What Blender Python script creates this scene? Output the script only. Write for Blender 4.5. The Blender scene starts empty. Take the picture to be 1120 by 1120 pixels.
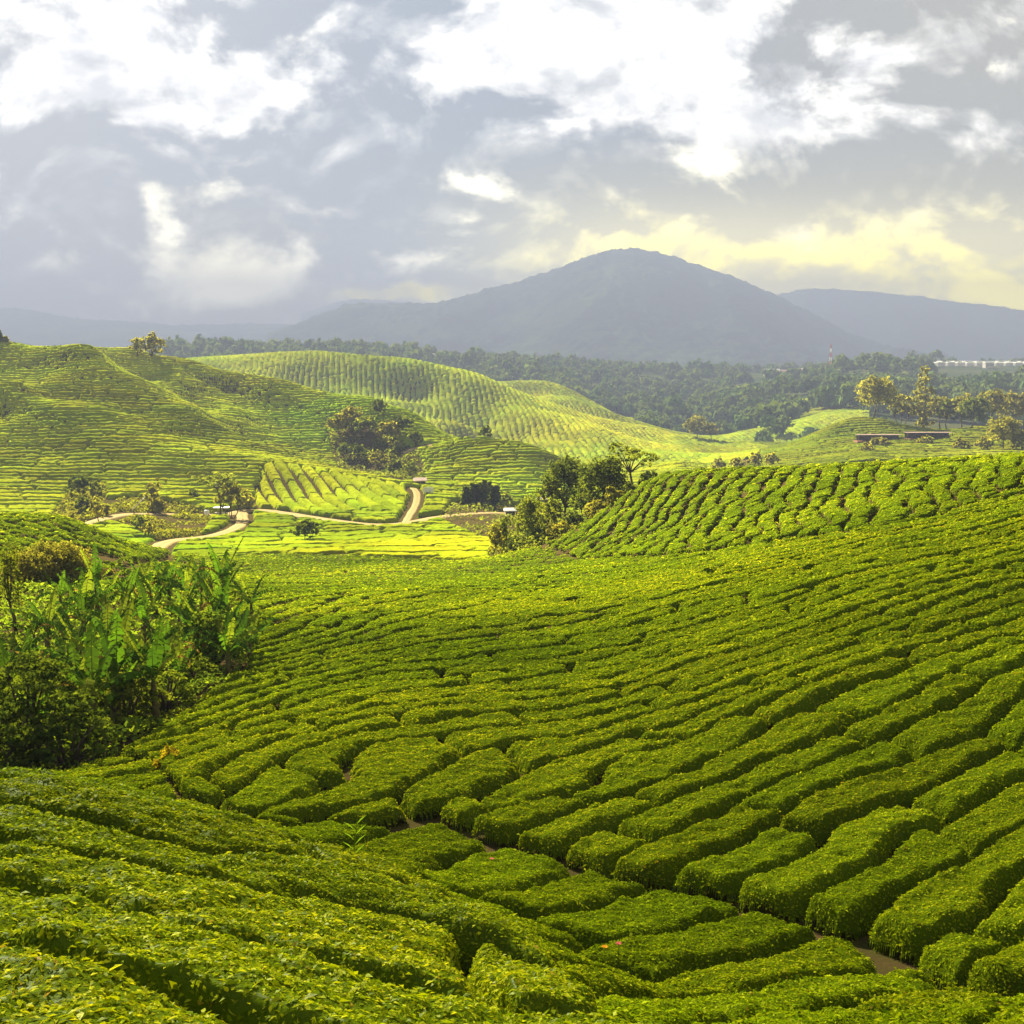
import bpy, bmesh, math, random
import numpy as np
C = bpy.context.scene
R = math.radians
# ------------------------------------------------------------------ camera
F_PX = 1300.0
PITCH = math.atan((560 - 395) / F_PX)
cam_d = bpy.data.cameras.new('camera')
cam = bpy.data.objects.new('camera', cam_d)
C.collection.objects.link(cam)
cam_d.sensor_width = 36
cam_d.lens = 36 * F_PX / 1120
cam_d.clip_start = 0.1
cam_d.clip_end = 40000
cam.location = (0, 0, 0)
cam.rotation_euler = (math.pi / 2 - PITCH, 0, 0)
C.camera = cam
# ------------------------------------------------------------------ light
SUN_EL, SUN_AZ = R(30), R(-26)          # azimuth from +Y towards +X
sun_d = bpy.data.lights.new('sun', 'SUN')
sun_d.energy = 5.0
sun_d.angle = R(0.9)
sun_d.color = (1.0, 0.92, 0.68)
sun = bpy.data.objects.new('sun', sun_d)
C.collection.objects.link(sun)
from mathutils import Vector, Matrix
sdir = Vector((math.sin(SUN_AZ) * math.cos(SUN_EL), math.cos(SUN_AZ) * math.cos(SUN_EL), math.sin(SUN_EL)))
sun.rotation_euler = sdir.to_track_quat('Z', 'Y').to_euler()
C.view_settings.view_transform = 'Standard'
C.view_settings.look = 'None'
C.view_settings.gamma = 1
C.view_settings.exposure = 3.12
C.cycles.max_bounces = 6
C.cycles.diffuse_bounces = 3
C.cycles.glossy_bounces = 2
C.cycles.transmission_bounces = 4
C.cycles.volume_bounces = 0
C.cycles.transparent_max_bounces = 8
C.cycles.use_denoising = True

# ------------------------------------------------------------------ world: sky and clouds
class NT:
    """tiny helper for math on node sockets"""
    def __init__(s, tree): s.t = tree; s.n = tree.nodes; s.l = tree.links
    def _in(s, sock, v):
        if v is None: return
        if hasattr(v, 'is_linked') or hasattr(v, 'links'): s.l.new(v, sock)
        else: sock.default_value = v
    def m(s, op, a, b=None, c=None, clamp=False):
        n = s.n.new('ShaderNodeMath'); n.operation = op; n.use_clamp = clamp
        s._in(n.inputs[0], a); s._in(n.inputs[1], b); s._in(n.inputs[2], c)
        return n.outputs[0]
    def vec(s, x, y, z=0.0):
        n = s.n.new('ShaderNodeCombineXYZ')
        s._in(n.inputs[0], x); s._in(n.inputs[1], y); s._in(n.inputs[2], z)
        return n.outputs[0]
    def noise(s, v, scale, detail=6, rough=.55, dist=0.0, lac=2.0, w=None):
        n = s.n.new('ShaderNodeTexNoise')
        if w is not None:
            n.noise_dimensions = '4D'; n.inputs['W'].default_value = w
        if v is not None: s.l.new(v, n.inputs['Vector'])
        n.inputs['Scale'].default_value = scale; n.inputs['Detail'].default_value = detail
        n.inputs['Roughness'].default_value = rough; n.inputs['Distortion'].default_value = dist
        n.inputs['Lacunarity'].default_value = lac
        return n.outputs['Fac']
    def ss(s, v, a, b):
        n = s.n.new('ShaderNodeMapRange'); n.interpolation_type = 'SMOOTHSTEP'
        s._in(n.inputs['Value'], v)
        n.inputs['From Min'].default_value = a; n.inputs['From Max'].default_value = b
        return n.outputs[0]
    def mix(s, f, a, b):
        n = s.n.new('ShaderNodeMix'); n.data_type = 'RGBA'
        s._in(n.inputs[0], f)
        s._in(n.inputs[6], (*a, 1) if isinstance(a, tuple) and len(a) == 3 else a)
        s._in(n.inputs[7], (*b, 1) if isinstance(b, tuple) and len(b) == 3 else b)
        return n.outputs[2]
world = bpy.data.worlds.new('World'); C.world = world; world.use_nodes = True
wt = world.node_tree; wt.nodes.clear(); N = NT(wt)
_cp, _sp = math.cos(PITCH), math.sin(PITCH)
def sky_uv(px, py):
    a = (px - 560) / F_PX; b = -(py - 560) / F_PX; y = _cp + b * _sp
    return a / y, (-_sp + b * _cp) / y
tc = wt.nodes.new('ShaderNodeTexCoord'); sep = wt.nodes.new('ShaderNodeSeparateXYZ'); wt.links.new(tc.outputs['Generated'], sep.inputs[0])
DX, DY, DZ = sep.outputs
yy = N.m('MAXIMUM', N.m('ABSOLUTE', DY), .15)
su = N.m('DIVIDE', DX, yy); sv = N.m('DIVIDE', DZ, yy)         # tangents of azimuth and elevation
P0 = N.vec(su, N.m('MULTIPLY', sv, 1.45), N.m('MULTIPLY', DY, .3))
def noi(scale, detail=7, rough=.55, dist=0.0, off=(0, 0, 0)):
    a = wt.nodes.new('ShaderNodeVectorMath'); a.operation = 'ADD'; wt.links.new(P0, a.inputs[0]); a.inputs[1].default_value = off
    return N.noise(a.outputs[0], scale, detail, rough, dist)
# ragged edges: the blob coordinates are warped by noise
wx = N.m('MULTIPLY', N.m('SUBTRACT', noi(9, 6, .6, 0, (3, 1, 0)), .5), .085)
wy = N.m('MULTIPLY', N.m('SUBTRACT', noi(9, 6, .6, 0, (7, 5, 2)), .5), .065)
wu = N.m('ADD', su, wx); wv = N.m('ADD', sv, wy)
def blob(px, py, rx, ry, wgt):
    u0, v0 = sky_uv(px, py)
    a = N.m('POWER', N.m('DIVIDE', N.m('SUBTRACT', wu, u0), rx / F_PX), 2.0)
    b = N.m('POWER', N.m('DIVIDE', N.m('SUBTRACT', wv, v0), ry / F_PX), 2.0)
    return N.m('MULTIPLY', N.m('EXPONENT', N.m('MULTIPLY', N.m('ADD', a, b), -1.0)), wgt)
def total(bl):
    r = None
    for q in bl:
        b = blob(*q); r = b if r is None else N.m('ADD', r, b)
    return r
BR = [(110,25,120,70,1.0),(50,95,90,40,.55),(260,95,95,38,1.0),(150,130,80,30,.35),(340,70,70,30,.3),(225,150,90,30,.4),(700,25,150,75,2.2),(560,5,90,40,.5),(500,80,55,40,.55),(600,110,60,45,.6),
      (870,110,110,55,.7),(955,75,50,45,.55),(800,150,90,35,.4),(780,190,48,26,.8),(710,205,40,18,.45),(522,208,42,18,.8),(440,196,18,14,.5),(245,310,95,42,1.5),(172,250,24,60,.75),(160,200,45,18,.45),(240,215,38,20,.5),(330,270,55,35,.45),
      (75,290,50,28,.45),(430,285,60,30,.4),(620,255,80,30,.3),(980,260,80,30,.35),(1060,140,60,40,.2),(1085,330,70,25,.6),(950,285,25,16,.5),(560,300,60,40,.35),(740,275,80,40,.5),(1090,230,50,30,.3),(380,130,60,40,.25)]
DK = [(110,205,200,50,1.1),(330,250,60,60,.3),(30,300,120,50,.7),(400,170,70,45,.5),(60,15,50,25,.55),(430,20,60,28,.55),(280,45,50,22,.35),(845,65,48,32,.7),(900,130,45,14,.5),(1075,50,90,60,.7),(650,180,90,40,.55),(1050,200,60,35,.35),(900,215,120,22,.3),(60,330,70,20,.3),(440,225,60,25,.3),(1105,280,25,14,.5),(200,255,22,20,.3),(980,320,90,14,.2)]
n1 = noi(9, 12, .6, .35); n2 = noi(22, 7, .6, .2, (5, 2, 1))
lx, lz = math.sin(SUN_AZ + .3) * .02, .022
n1s = noi(9, 12, .6, .35, (lx, lz, 0))
rel = N.m('MULTIPLY', N.m('SUBTRACT', n1, n1s), 3.6)
B = N.m('SUBTRACT', N.m('SUBTRACT', total(BR), total(DK)), .12)
B = N.m('ADD', B, N.m('MULTIPLY', N.m('SUBTRACT', n1, .5), 2.1))
B = N.m('ADD', B, N.m('MULTIPLY', N.m('SUBTRACT', n2, .5), 1.2))
yel = N.m('MULTIPLY', N.ss(sv, .19, .07), N.ss(N.m('ADD', su, wx), -.16, .12))
yel = N.m('ADD', yel, blob(425, 326, 55, 8, 1.6), clamp=True)
yel = N.m('ADD', yel, blob(250, 310, 110, 60, .35), clamp=True)
bright = N.ss(N.m('ADD', B, N.m('MULTIPLY', yel, .35)), .02, .85)
bright = N.m('ADD', bright, rel, clamp=True)
# yellow evening light low on the right, blue grey elsewhere
grey = N.mix(N.ss(su, -.1, .4), (.065, .11, .17), (.21, .19, .15))
grey = N.mix(N.m('MULTIPLY', yel, .8), grey, (.75, .62, .16))
white = N.mix(N.ss(n2, .3, .7), (.60, .60, .61), (1.2, 1.16, 1.06))
white = N.mix(yel, white, (1.3, 1.08, .06))
cl = N.mix(bright, grey, white)
hb = N.m('MULTIPLY_ADD', N.m('MULTIPLY', N.ss(sv, .15, .04), N.ss(su, -.2, .12)), 4.4, 1.0)
hs = wt.nodes.new('ShaderNodeVectorMath'); hs.operation = 'SCALE'; wt.links.new(cl, hs.inputs[0]); wt.links.new(hb, hs.inputs['Scale']); cl = hs.outputs[0]
sky = wt.nodes.new('ShaderNodeTexSky'); sky.sky_type = 'NISHITA'; sky.sun_disc = False
sky.sun_elevation = SUN_EL; sky.sun_rotation = SUN_AZ; sky.air_density = 1.0; sky.dust_density = 2.0
sc_ = wt.nodes.new('ShaderNodeVectorMath'); sc_.operation = 'SCALE'; wt.links.new(sky.outputs[0], sc_.inputs[0]); sc_.inputs['Scale'].default_value = .10
cov = N.m('MULTIPLY_ADD', N.m('SUBTRACT', 1.0, bright), -.12, 1.0)
# the low lit puffs drifting in front of the left ranges, and torn edges
pf = N.m('ADD', N.m('ADD', blob(240, 312, 88, 40, 1.2), blob(165, 250, 20, 52, .8)), N.m('ADD', blob(225, 215, 45, 18, .6), blob(335, 285, 45, 35, .55)))
pf = N.m('ADD', pf, N.m('ADD', blob(78, 288, 42, 26, .6), N.m('ADD', blob(440, 290, 50, 26, .45), blob(780, 188, 46, 24, .9))))
pf = N.m('ADD', pf, N.m('ADD', blob(525, 208, 42, 15, .8), blob(865, 250, 60, 14, .4)))
pf = N.m('ADD', pf, N.m('ADD', N.m('MULTIPLY', N.m('SUBTRACT', noi(14, 10, .62, .3, (2, 8, 1)), .55), 1.6), N.m('MULTIPLY', rel, .5)))
pf = N.ss(pf, .12, 1.0)
pa = wt.nodes.new('ShaderNodeVectorMath'); pa.operation = 'SCALE'; pa.inputs[0].default_value = (1.9, 1.72, 1.15); wt.links.new(pf, pa.inputs['Scale'])
pb = wt.nodes.new('ShaderNodeVectorMath'); pb.operation = 'ADD'; wt.links.new(cl, pb.inputs[0]); wt.links.new(pa.outputs[0], pb.inputs[1]); cl = pb.outputs[0]
fin = N.mix(cov, sc_.outputs[0], cl)
bg = wt.nodes.new('ShaderNodeBackground'); bg.inputs['Strength'].default_value = .26
wo = wt.nodes.new('ShaderNodeOutputWorld')
wt.links.new(fin, bg.inputs[0]); wt.links.new(bg.outputs[0], wo.inputs[0])
world.cycles.sampling_method = 'MANUAL'; world.cycles.sample_map_resolution = 512

# ------------------------------------------------------------------ numpy tools
rng = np.random.default_rng(7)
def _hash(ix, iy, seed):
    h = (ix.astype(np.int64) * 374761393 + iy.astype(np.int64) * 668265263 + seed * 974711) & 0x7fffffff
    h = ((h ^ (h >> 13)) * 1274126177) & 0x7fffffff
    h = (h ^ (h >> 16)) * 2246822519 & 0x7fffffff
    return (h ^ (h >> 15)).astype(np.float64) / 0x7fffffff
def vnoise(x, y, seed=0):
    ix = np.floor(x); iy = np.floor(y); fx = x - ix; fy = y - iy
    fx = fx * fx * (3 - 2 * fx); fy = fy * fy * (3 - 2 * fy)
    a = _hash(ix, iy, seed); b = _hash(ix + 1, iy, seed); c = _hash(ix, iy + 1, seed); d = _hash(ix + 1, iy + 1, seed)
    return (a * (1 - fx) + b * fx) * (1 - fy) + (c * (1 - fx) + d * fx) * fy
def fbm(x, y, seed=0, oct=4, gain=.5):
    r = 0; amp = 1; tot = 0
    for o in range(oct):
        r = r + amp * (vnoise(x * 2 ** o + 17.3 * o, y * 2 ** o - 9.1 * o, seed + o) - .5); tot += amp; amp *= gain
    return r / tot * 2
def smooth(a, b, x):
    t = np.clip((x - a) / (b - a), 0, 1); return t * t * (3 - 2 * t)
cp, sp = math.cos(PITCH), math.sin(PITCH)
def ray(px, py):
    """photo direction -> (tan azimuth u, tan elevation s) seen from the camera point"""
    a = (np.asarray(px, float) - 560) / F_PX; b = -(np.asarray(py, float) - 560) / F_PX
    y = cp + b * sp
    return a / y, (-sp + b * cp) / y
# terrain survey: (column, row, distance) of ground points, distances in metres
SURVEY = """
0 1120 7.5;0 1000 11;0 930 14;0 880 17;0 905 24;0 872 36;0 850 42;0 790 52;0 730 62;0 680 74;0 640 92;0 600 110;0 570 125;0 592 150;0 572 190;0 560 240
100 1120 7.8;100 1000 11.5;100 893 17;100 905 22;60 870 33;120 850 37;100 800 48;100 700 68;100 655 85;60 568 128;110 585 130;160 615 128;100 640 100;60 590 150;120 600 155
200 1120 8.2;200 1000 12.3;200 918 17;200 908 24;200 890 31;170 840 38;200 760 54;200 680 75;200 640 98;200 622 130;200 611 160
300 1110 9;300 1010 13;300 950 16.5;300 935 23.5;300 912 28;300 860 33;300 800 42;280 740 58;270 700 70;300 670 84;300 650 98;300 635 120;300 610 165;300 598 190
400 1110 9.8;400 1040 13;400 993 15.5;400 965 22;400 917 27.5;400 860 33;400 800 40;400 740 54;400 690 70;400 650 92;400 625 130;400 600 175
500 1110 11;500 1040 14;500 1000 19.5;470 905 28.5;530 930 26.5;500 850 34;500 800 40;500 740 52;500 690 66;500 650 88;500 622 130;500 605 165
600 1115 12;600 1095 12.8;600 1050 17;620 960 24.5;600 900 29;600 850 34;600 800 40;600 750 49;600 700 62;600 650 86;600 622 120;570 608 150;540 592 190
700 1135 12.5;700 1100 15;700 985 22.5;700 900 28;700 820 36;700 740 47;700 680 60;700 640 80;680 615 102;720 590 118;690 547 139;650 577 136;615 600 133
800 1060 17;800 1010 20.5;800 930 25;800 850 31;800 760 40;800 690 51;800 640 68;800 600 93;800 560 114;800 524 132;720 523 144
900 1110 14.5;900 1040 18.5;900 950 23;900 850 29;900 760 36;900 690 45;900 640 58;900 600 77;900 560 100;900 517 125
1000 1085 16.5;1000 1000 20;1000 900 25;1000 800 31;1000 700 40;1000 640 51;1000 600 64;1000 550 90;1000 509 120
1120 1120 14.2;1120 1050 17;1120 1000 19.2;1120 900 24;1120 800 30;1120 700 39;1120 600 58;1120 550 82;1120 503 113
1120 530 150;1120 540 200;1120 525 300;1120 508 380;1000 535 160;1000 540 210;1000 520 320;1000 502 400
900 540 160;900 545 230;900 522 330;900 507 400;800 545 170;800 552 240;800 532 330;800 514 430
720 545 178;720 552 240;720 535 340;720 512 450;650 592 160;650 588 200;640 572 260
60 590 170;75 578 215;143 564 235;214 564 250;261 577 225;196 590 203;175 595 193;170 611 172;321 563 255;400 575 235;455 571 240;553 563 265;455 537 300;330 592 205;450 597 190;240 595 200
0 540 260;0 500 305;0 460 345;0 422 375;0 374 420;0 400 520;0 430 650
46 379 415;82 381 400;143 417 380;214 458 360;296 497 340;60 400 395;50 440 360
121 393 460;150 388 462;186 399 460;250 410 455;304 419 450;357 431 440;400 445 425;441 459 408;482 484 390;530 500 375
193 411 440;250 447 410;307 494 362;160 420 440;230 450 410;280 490 370
340 493 385;400 500 378;360 470 410;300 450 430;250 430 445;420 520 345;460 515 350
21 422 360;64 447 340;118 477 318;157 483 315;250 500 310;321 515 300;400 554 268;100 500 300;60 500 305;100 540 270;200 530 285;200 550 262;300 545 280;350 555 268;210 490 322;160 465 345;110 450 355;240 480 345
100 410 520;100 440 650;200 430 560;300 440 520;300 455 620;400 465 480;400 475 600;480 500 450;480 505 560
522 481 365;583 500 350;604 508 345;480 530 322;560 540 310;600 560 290;440 520 335;640 530 340;600 520 400;540 505 420;600 520 500;660 515 480
268 408 760;314 387 800;343 383 800;400 393 780;448 399 770;489 405 760;516 419 740;550 443 710;597 453 680;634 470 650;668 494 600;720 505 560
330 425 740;380 430 730;430 435 720;400 460 690;470 450 700;520 470 680;560 480 650;600 490 610;500 490 630;450 440 735;500 462 660;545 455 690;460 470 650
340 410 1000;450 420 1000;540 440 900
543 419 960;567 416 970;600 416 970;617 429 930;662 450 850;719 467 780;763 477 740;798 494 680;640 455 830;700 480 720;740 495 660;570 440 880;600 440 870
560 435 1200;650 450 1100;720 475 1000;770 490 950;820 500 800
838 494 520;881 480 530;934 461 540;980 465 545;1040 470 545;1095 470 545;1120 475 540;900 500 450;960 490 460;1020 485 470;1080 488 460;1120 492 450
870 500 650;934 480 700;1050 480 700;1120 485 700
0 410 1400;100 415 1300;189 400 1350;250 385 1450;307 384 1450;350 385 1450;400 390 1500;480 395 1500;560 400 1500;640 408 1500
720 418 1500;760 445 1250;806 424 1450;850 430 1150;840 465 950;880 421 1400;948 404 1350;970 399 1350;1005 407 1300;1040 428 1100;1077 419 1400;1120 417 1400;940 435 1000;1000 445 900;1100 450 900;900 460 850
189 410 1800;350 395 2000;560 405 2200;720 412 2200;900 410 2000;1060 403 2300;1120 403 2300;1010 399 1700;1060 400 1700;1120 400 1700;1150 400 1700;850 411 1580;900 409 1600;930 409 1640;0 410 2200
0 402 5000;300 402 5000;600 402 5000;900 402 5000;1120 402 5000;0 399 12000;560 399 12000;1120 399 12000
"""
pts = []
for tok in SURVEY.replace('\n', ';').split(';'):
    if tok.strip(): pts.append([float(v) for v in tok.split()])
pts = np.array(pts)
SU, SS = ray(pts[:, 0], pts[:, 1]); SW = np.log(pts[:, 2])
# a few points off to the sides and under the camera
ex = []
for (u_, Y_, z_) in [(-.7,7,-4.5),(-.7,30,-13),(-.7,60,-16),(-.7,120,-16),(-.7,300,-25),(-.7,450,6),(-.7,900,-20),(-.7,3000,-20),
                     (.7,7,-4.6),(.7,15,-7),(.7,30,-6.5),(.7,60,-3.5),(.7,100,-3),(.7,200,-15),(.7,500,-40),(.7,1200,-20),(.7,3000,-20),
                     (0,2.5,-2.4),(-.5,2.5,-2.3),(.5,2.5,-2.4),(.2,7.5,-5.2),(0,7,-4.9)]:
    ex.append((u_, math.log(Y_), z_ / Y_))
ex = np.array(ex)
SU = np.r_[SU, ex[:, 0]]; SW = np.r_[SW, ex[:, 1]]; SS = np.r_[SS, ex[:, 2]]
def kern(d2): return np.sqrt(d2 + .018 ** 2)
_d2 = (SU[:, None] - SU) ** 2 + (SW[:, None] - SW) ** 2
n_ = len(SU); P_ = np.c_[np.ones(n_), SU, SW]
A_ = np.zeros((n_ + 3, n_ + 3)); A_[:n_, :n_] = -kern(_d2) - .0004 * np.eye(n_) * -1; A_[:n_, n_:] = P_; A_[n_:, :n_] = P_.T
co = np.linalg.solve(A_, np.r_[SS, 0, 0, 0])
GU0, GU1, GW0, GW1, GST = -.95, .95, .7, 9.5, .008
gu = np.arange(GU0, GU1 + GST, GST); gw = np.arange(GW0, GW1 + GST, GST)
GS = np.empty((len(gw), len(gu)))
for k in range(len(gw)):
    d2 = (gu[:, None] - SU) ** 2 + (gw[k] - SW) ** 2
    GS[k] = -kern(d2) @ co[:n_] + co[n_] + co[n_ + 1] * gu + co[n_ + 2] * gw[k]
def blur(a, it):
    for _ in range(it):
        p = np.pad(a, 1, mode='edge'); a = (p[:-2, 1:-1] + p[2:, 1:-1] + p[1:-1, :-2] + p[1:-1, 2:] + 2 * a) / 6
    return a
near_s = blur(GS, 10); far_s = blur(GS, 1)
kf = smooth(4.6, 5.2, gw)[:, None]
GS = near_s * (1 - kf) + far_s * kf
_gu, _gw = np.meshgrid(gu, gw)
GS += .0105 * fbm(_gu * 17 + .8 * _gw, _gw * 6.5, 19, 2) * smooth(5.72, 5.9, _gw) * (1 - smooth(6.9, 7.1, _gw)) * (1 - .5 * smooth(6.3, 6.45, _gw)) * (1 - .6 * smooth(.12, .2, _gu))
GS += .009 * fbm(_gu * 11 + 3, _gw * 9, 23, 3) * smooth(6.95, 7.1, _gw) * (1 - smooth(7.28, 7.38, _gw))
def Hs(u, w):
    """terrain: z / y at plan position (u = x/y, w = ln y), Catmull-Rom on the survey grid"""
    u = np.asarray(u, float); w = np.asarray(w, float)
    fu = np.clip((u - GU0) / GST, 1, len(gu) - 3.001); fw = np.clip((w - GW0) / GST, 1, len(gw) - 3.001)
    iu = fu.astype(int); iw = fw.astype(int); tu = fu - iu; tw = fw - iw
    def wts(t): return (-.5*t+t*t-.5*t**3, 1-2.5*t*t+1.5*t**3, .5*t+2*t*t-1.5*t**3, -.5*t*t+.5*t**3)
    wu = wts(tu); ww = wts(tw); r = 0
    for a in range(4):
        q = 0
        for b in range(4): q = q + wu[b] * GS[iw + a - 1, iu + b - 1]
        r = r + ww[a] * q
    return r
def ground(x, y):
    y = np.maximum(np.asarray(y, float), 2.01); return Hs(np.asarray(x) / y, np.log(y)) * y
WL = np.arange(1.7, 8.8, .004)
def at(px, py, w0=1.7):
    """plan position (u, w) where the sight line of a photo point meets the ground beyond w0"""
    u, s = ray(px, py); u = float(u); s = float(s)
    W = WL[WL >= w0]; v = Hs(np.full(len(W), u), W)
    k = np.nonzero(v >= s)[0]
    if not len(k): return (u, float(W[np.argmax(v)]))
    k = int(k[0])
    if k == 0: return (u, float(W[0]))
    return (u, float(W[k - 1] + (W[k] - W[k - 1]) * (s - v[k - 1]) / (v[k] - v[k - 1] + 1e-12)))
def xyz(u, w, up=0.0):
    Y = math.exp(w); return (u * Y, Y, float(Hs(u, w)) * Y + up)
def spot(px, py, w0=1.7, up=0.0): return xyz(*at(px, py, w0), up)
def place(px, Y, up=0.0):
    """ground point in the direction of a photo column at a given distance"""
    x = (px - 560) / F_PX * Y
    return (x, Y, float(ground(x, Y)) + up)

# ------------------------------------------------------------------ object tools
COL = C.collection
def link(o):
    COL.objects.link(o); return o
def mesh_np(name, V, Q, mat, parent=None, col=None, smooth_=True, tri=False, loc=None):
    """V (n,3), Q (m,3|4) -> one mesh object; col = per-vertex rgb"""
    k = Q.shape[1]
    V = np.asarray(V, np.float32)
    if loc is not None: V = V - np.asarray(loc, np.float32)
    me = bpy.data.meshes.new(name)
    me.vertices.add(len(V)); me.vertices.foreach_set('co', V.ravel())
    me.loops.add(Q.size); me.loops.foreach_set('vertex_index', Q.astype(np.int32).ravel())
    me.polygons.add(len(Q))
    me.polygons.foreach_set('loop_start', np.arange(0, Q.size, k, dtype=np.int32))
    me.polygons.foreach_set('loop_total', np.full(len(Q), k, np.int32))
    if smooth_: me.polygons.foreach_set('use_smooth', np.ones(len(Q), bool))
    if col is not None:
        a = me.color_attributes.new('Col', 'FLOAT_COLOR', 'POINT')
        a.data.foreach_set('color', np.c_[col, np.ones(len(col))].astype(np.float32).ravel())
    me.update(calc_edges=True)
    me.materials.append(mat)
    o = bpy.data.objects.new(name, me); link(o)
    if loc is not None: o.location = loc
    if parent is not None: o.parent = parent
    return o
def tag(o, label=None, cat=None, group=None, kind=None):
    if label: o['label'] = label
    if cat: o['category'] = cat
    if group: o['group'] = group
    if kind: o['kind'] = kind
    return o
def empty(name, loc=(0, 0, 0), rz=0.0):
    o = bpy.data.objects.new(name, None); link(o); o.location = loc; o.rotation_euler = (0, 0, rz)
    o.empty_display_size = .3; return o
def copy_tree(o, parent=None):
    c = o.copy(); link(c)
    if parent is not None: c.parent = parent
    for ch in list(o.children): copy_tree(ch, c)
    return c
class MB:
    """collects polygons (any mix of tri / quad) for one mesh"""
    def __init__(s): s.v = []; s.f = []; s.c = []
    def add(s, vs, fs, col=(1, 1, 1)):
        o = len(s.v); s.v += [tuple(v) for v in vs]; s.f += [tuple(i + o for i in f) for f in fs]; s.c += [col] * len(vs)
    def box(s, c, h, rz=0.0, col=(1, 1, 1)):
        ca, sa = math.cos(rz), math.sin(rz); vs = []
        for dz in (-1, 1):
            for dx, dy in ((-1, -1), (1, -1), (1, 1), (-1, 1)):
                x, y = dx * h[0], dy * h[1]
                vs.append((c[0] + x * ca - y * sa, c[1] + x * sa + y * ca, c[2] + dz * h[2]))
        s.add(vs, [(3, 2, 1, 0), (4, 5, 6, 7), (0, 1, 5, 4), (1, 2, 6, 5), (2, 3, 7, 6), (3, 0, 4, 7)], col)
    def tube(s, ps, rs, n=8, col=(1, 1, 1), cap=True):
        ps = [Vector(p) for p in ps]; vs = []; fs = []
        for i, p in enumerate(ps):
            t = (ps[min(i + 1, len(ps) - 1)] - ps[max(i - 1, 0)]).normalized()
            a = t.orthogonal().normalized() if i == 0 else (a - t * a.dot(t)).normalized()
            b = t.cross(a)
            for k in range(n):
                th = 2 * math.pi * k / n
                vs.append(p + (a * math.cos(th) + b * math.sin(th)) * rs[i])
        for i in range(len(ps) - 1):
            for k in range(n):
                k2 = (k + 1) % n
                fs.append((i * n + k, i * n + k2, (i + 1) * n + k2, (i + 1) * n + k))
        if cap:
            fs.append(tuple(range(n - 1, -1, -1))); fs.append(tuple((len(ps) - 1) * n + k for k in range(n)))
        s.add(vs, fs, col)
    def build(s, name, mat, parent=None, smooth_=True):
        me = bpy.data.meshes.new(name); me.from_pydata(s.v, [], s.f)
        a = me.color_attributes.new('Col', 'FLOAT_COLOR', 'POINT')
        a.data.foreach_set('color', np.c_[np.array(s.c), np.ones(len(s.c))].astype(np.float32).ravel())
        if smooth_: me.polygons.foreach_set('use_smooth', np.ones(len(me.polygons), bool))
        me.update(); me.materials.append(mat)
        o = bpy.data.objects.new(name, me); link(o)
        if parent is not None: o.parent = parent
        return o

# ------------------------------------------------------------------ materials
def mat_foliage(name, trans=.4, rough=.55, nscale=3.0, var=.35, spec=.25, tint=(1, 1, 1), tcol=(1.5, 1.35, .45), bump=0.0, bscale=6):
    m = bpy.data.materials.new(name); m.use_nodes = True; t = m.node_tree; t.nodes.clear(); N = NT(t)
    out = t.nodes.new('ShaderNodeOutputMaterial')
    at_ = t.nodes.new('ShaderNodeAttribute'); at_.attribute_name = 'Col'
    geo = t.nodes.new('ShaderNodeNewGeometry')
    nz = N.noise(geo.outputs['Position'], nscale, 4, .6)
    f = N.m('MULTIPLY_ADD', N.m('SUBTRACT', nz, .5), var * 2, 1.0)
    vm = t.nodes.new('ShaderNodeVectorMath'); vm.operation = 'MULTIPLY'
    t.links.new(at_.outputs['Color'], vm.inputs[0]); vm.inputs[1].default_value = tint
    vs = t.nodes.new('ShaderNodeVectorMath'); vs.operation = 'SCALE'
    t.links.new(vm.outputs[0], vs.inputs[0]); t.links.new(f, vs.inputs['Scale'])
    b = t.nodes.new('ShaderNodeBsdfDiffuse'); t.links.new(vs.outputs[0], b.inputs['Color'])
    if bump:
        bp = t.nodes.new('ShaderNodeBump'); bp.inputs['Strength'].default_value = bump; bp.inputs['Distance'].default_value = .3
        t.links.new(N.noise(geo.outputs['Position'], bscale, 5, .65), bp.inputs['Height'])
        t.links.new(bp.outputs[0], b.inputs['Normal'])
    tr = t.nodes.new('ShaderNodeBsdfTranslucent')
    vt = t.nodes.new('ShaderNodeVectorMath'); vt.operation = 'MULTIPLY'
    t.links.new(vs.outputs[0], vt.inputs[0]); vt.inputs[1].default_value = tcol
    t.links.new(vt.outputs[0], tr.inputs['Color'])
    mx = t.nodes.new('ShaderNodeMixShader'); mx.inputs[0].default_value = trans
    t.links.new(b.outputs[0], mx.inputs[1]); t.links.new(tr.outputs[0], mx.inputs[2])
    sh = mx.outputs[0]
    if spec:
        gl = t.nodes.new('ShaderNodeBsdfGlossy'); gl.inputs['Roughness'].default_value = rough * .7; gl.inputs['Color'].default_value = (.9, 1, .8, 1)
        m2_ = t.nodes.new('ShaderNodeMixShader'); m2_.inputs[0].default_value = spec * .12; t.links.new(sh, m2_.inputs[1]); t.links.new(gl.outputs[0], m2_.inputs[2]); sh = m2_.outputs[0]
    t.links.new(sh, out.inputs['Surface'])
    return m
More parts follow.
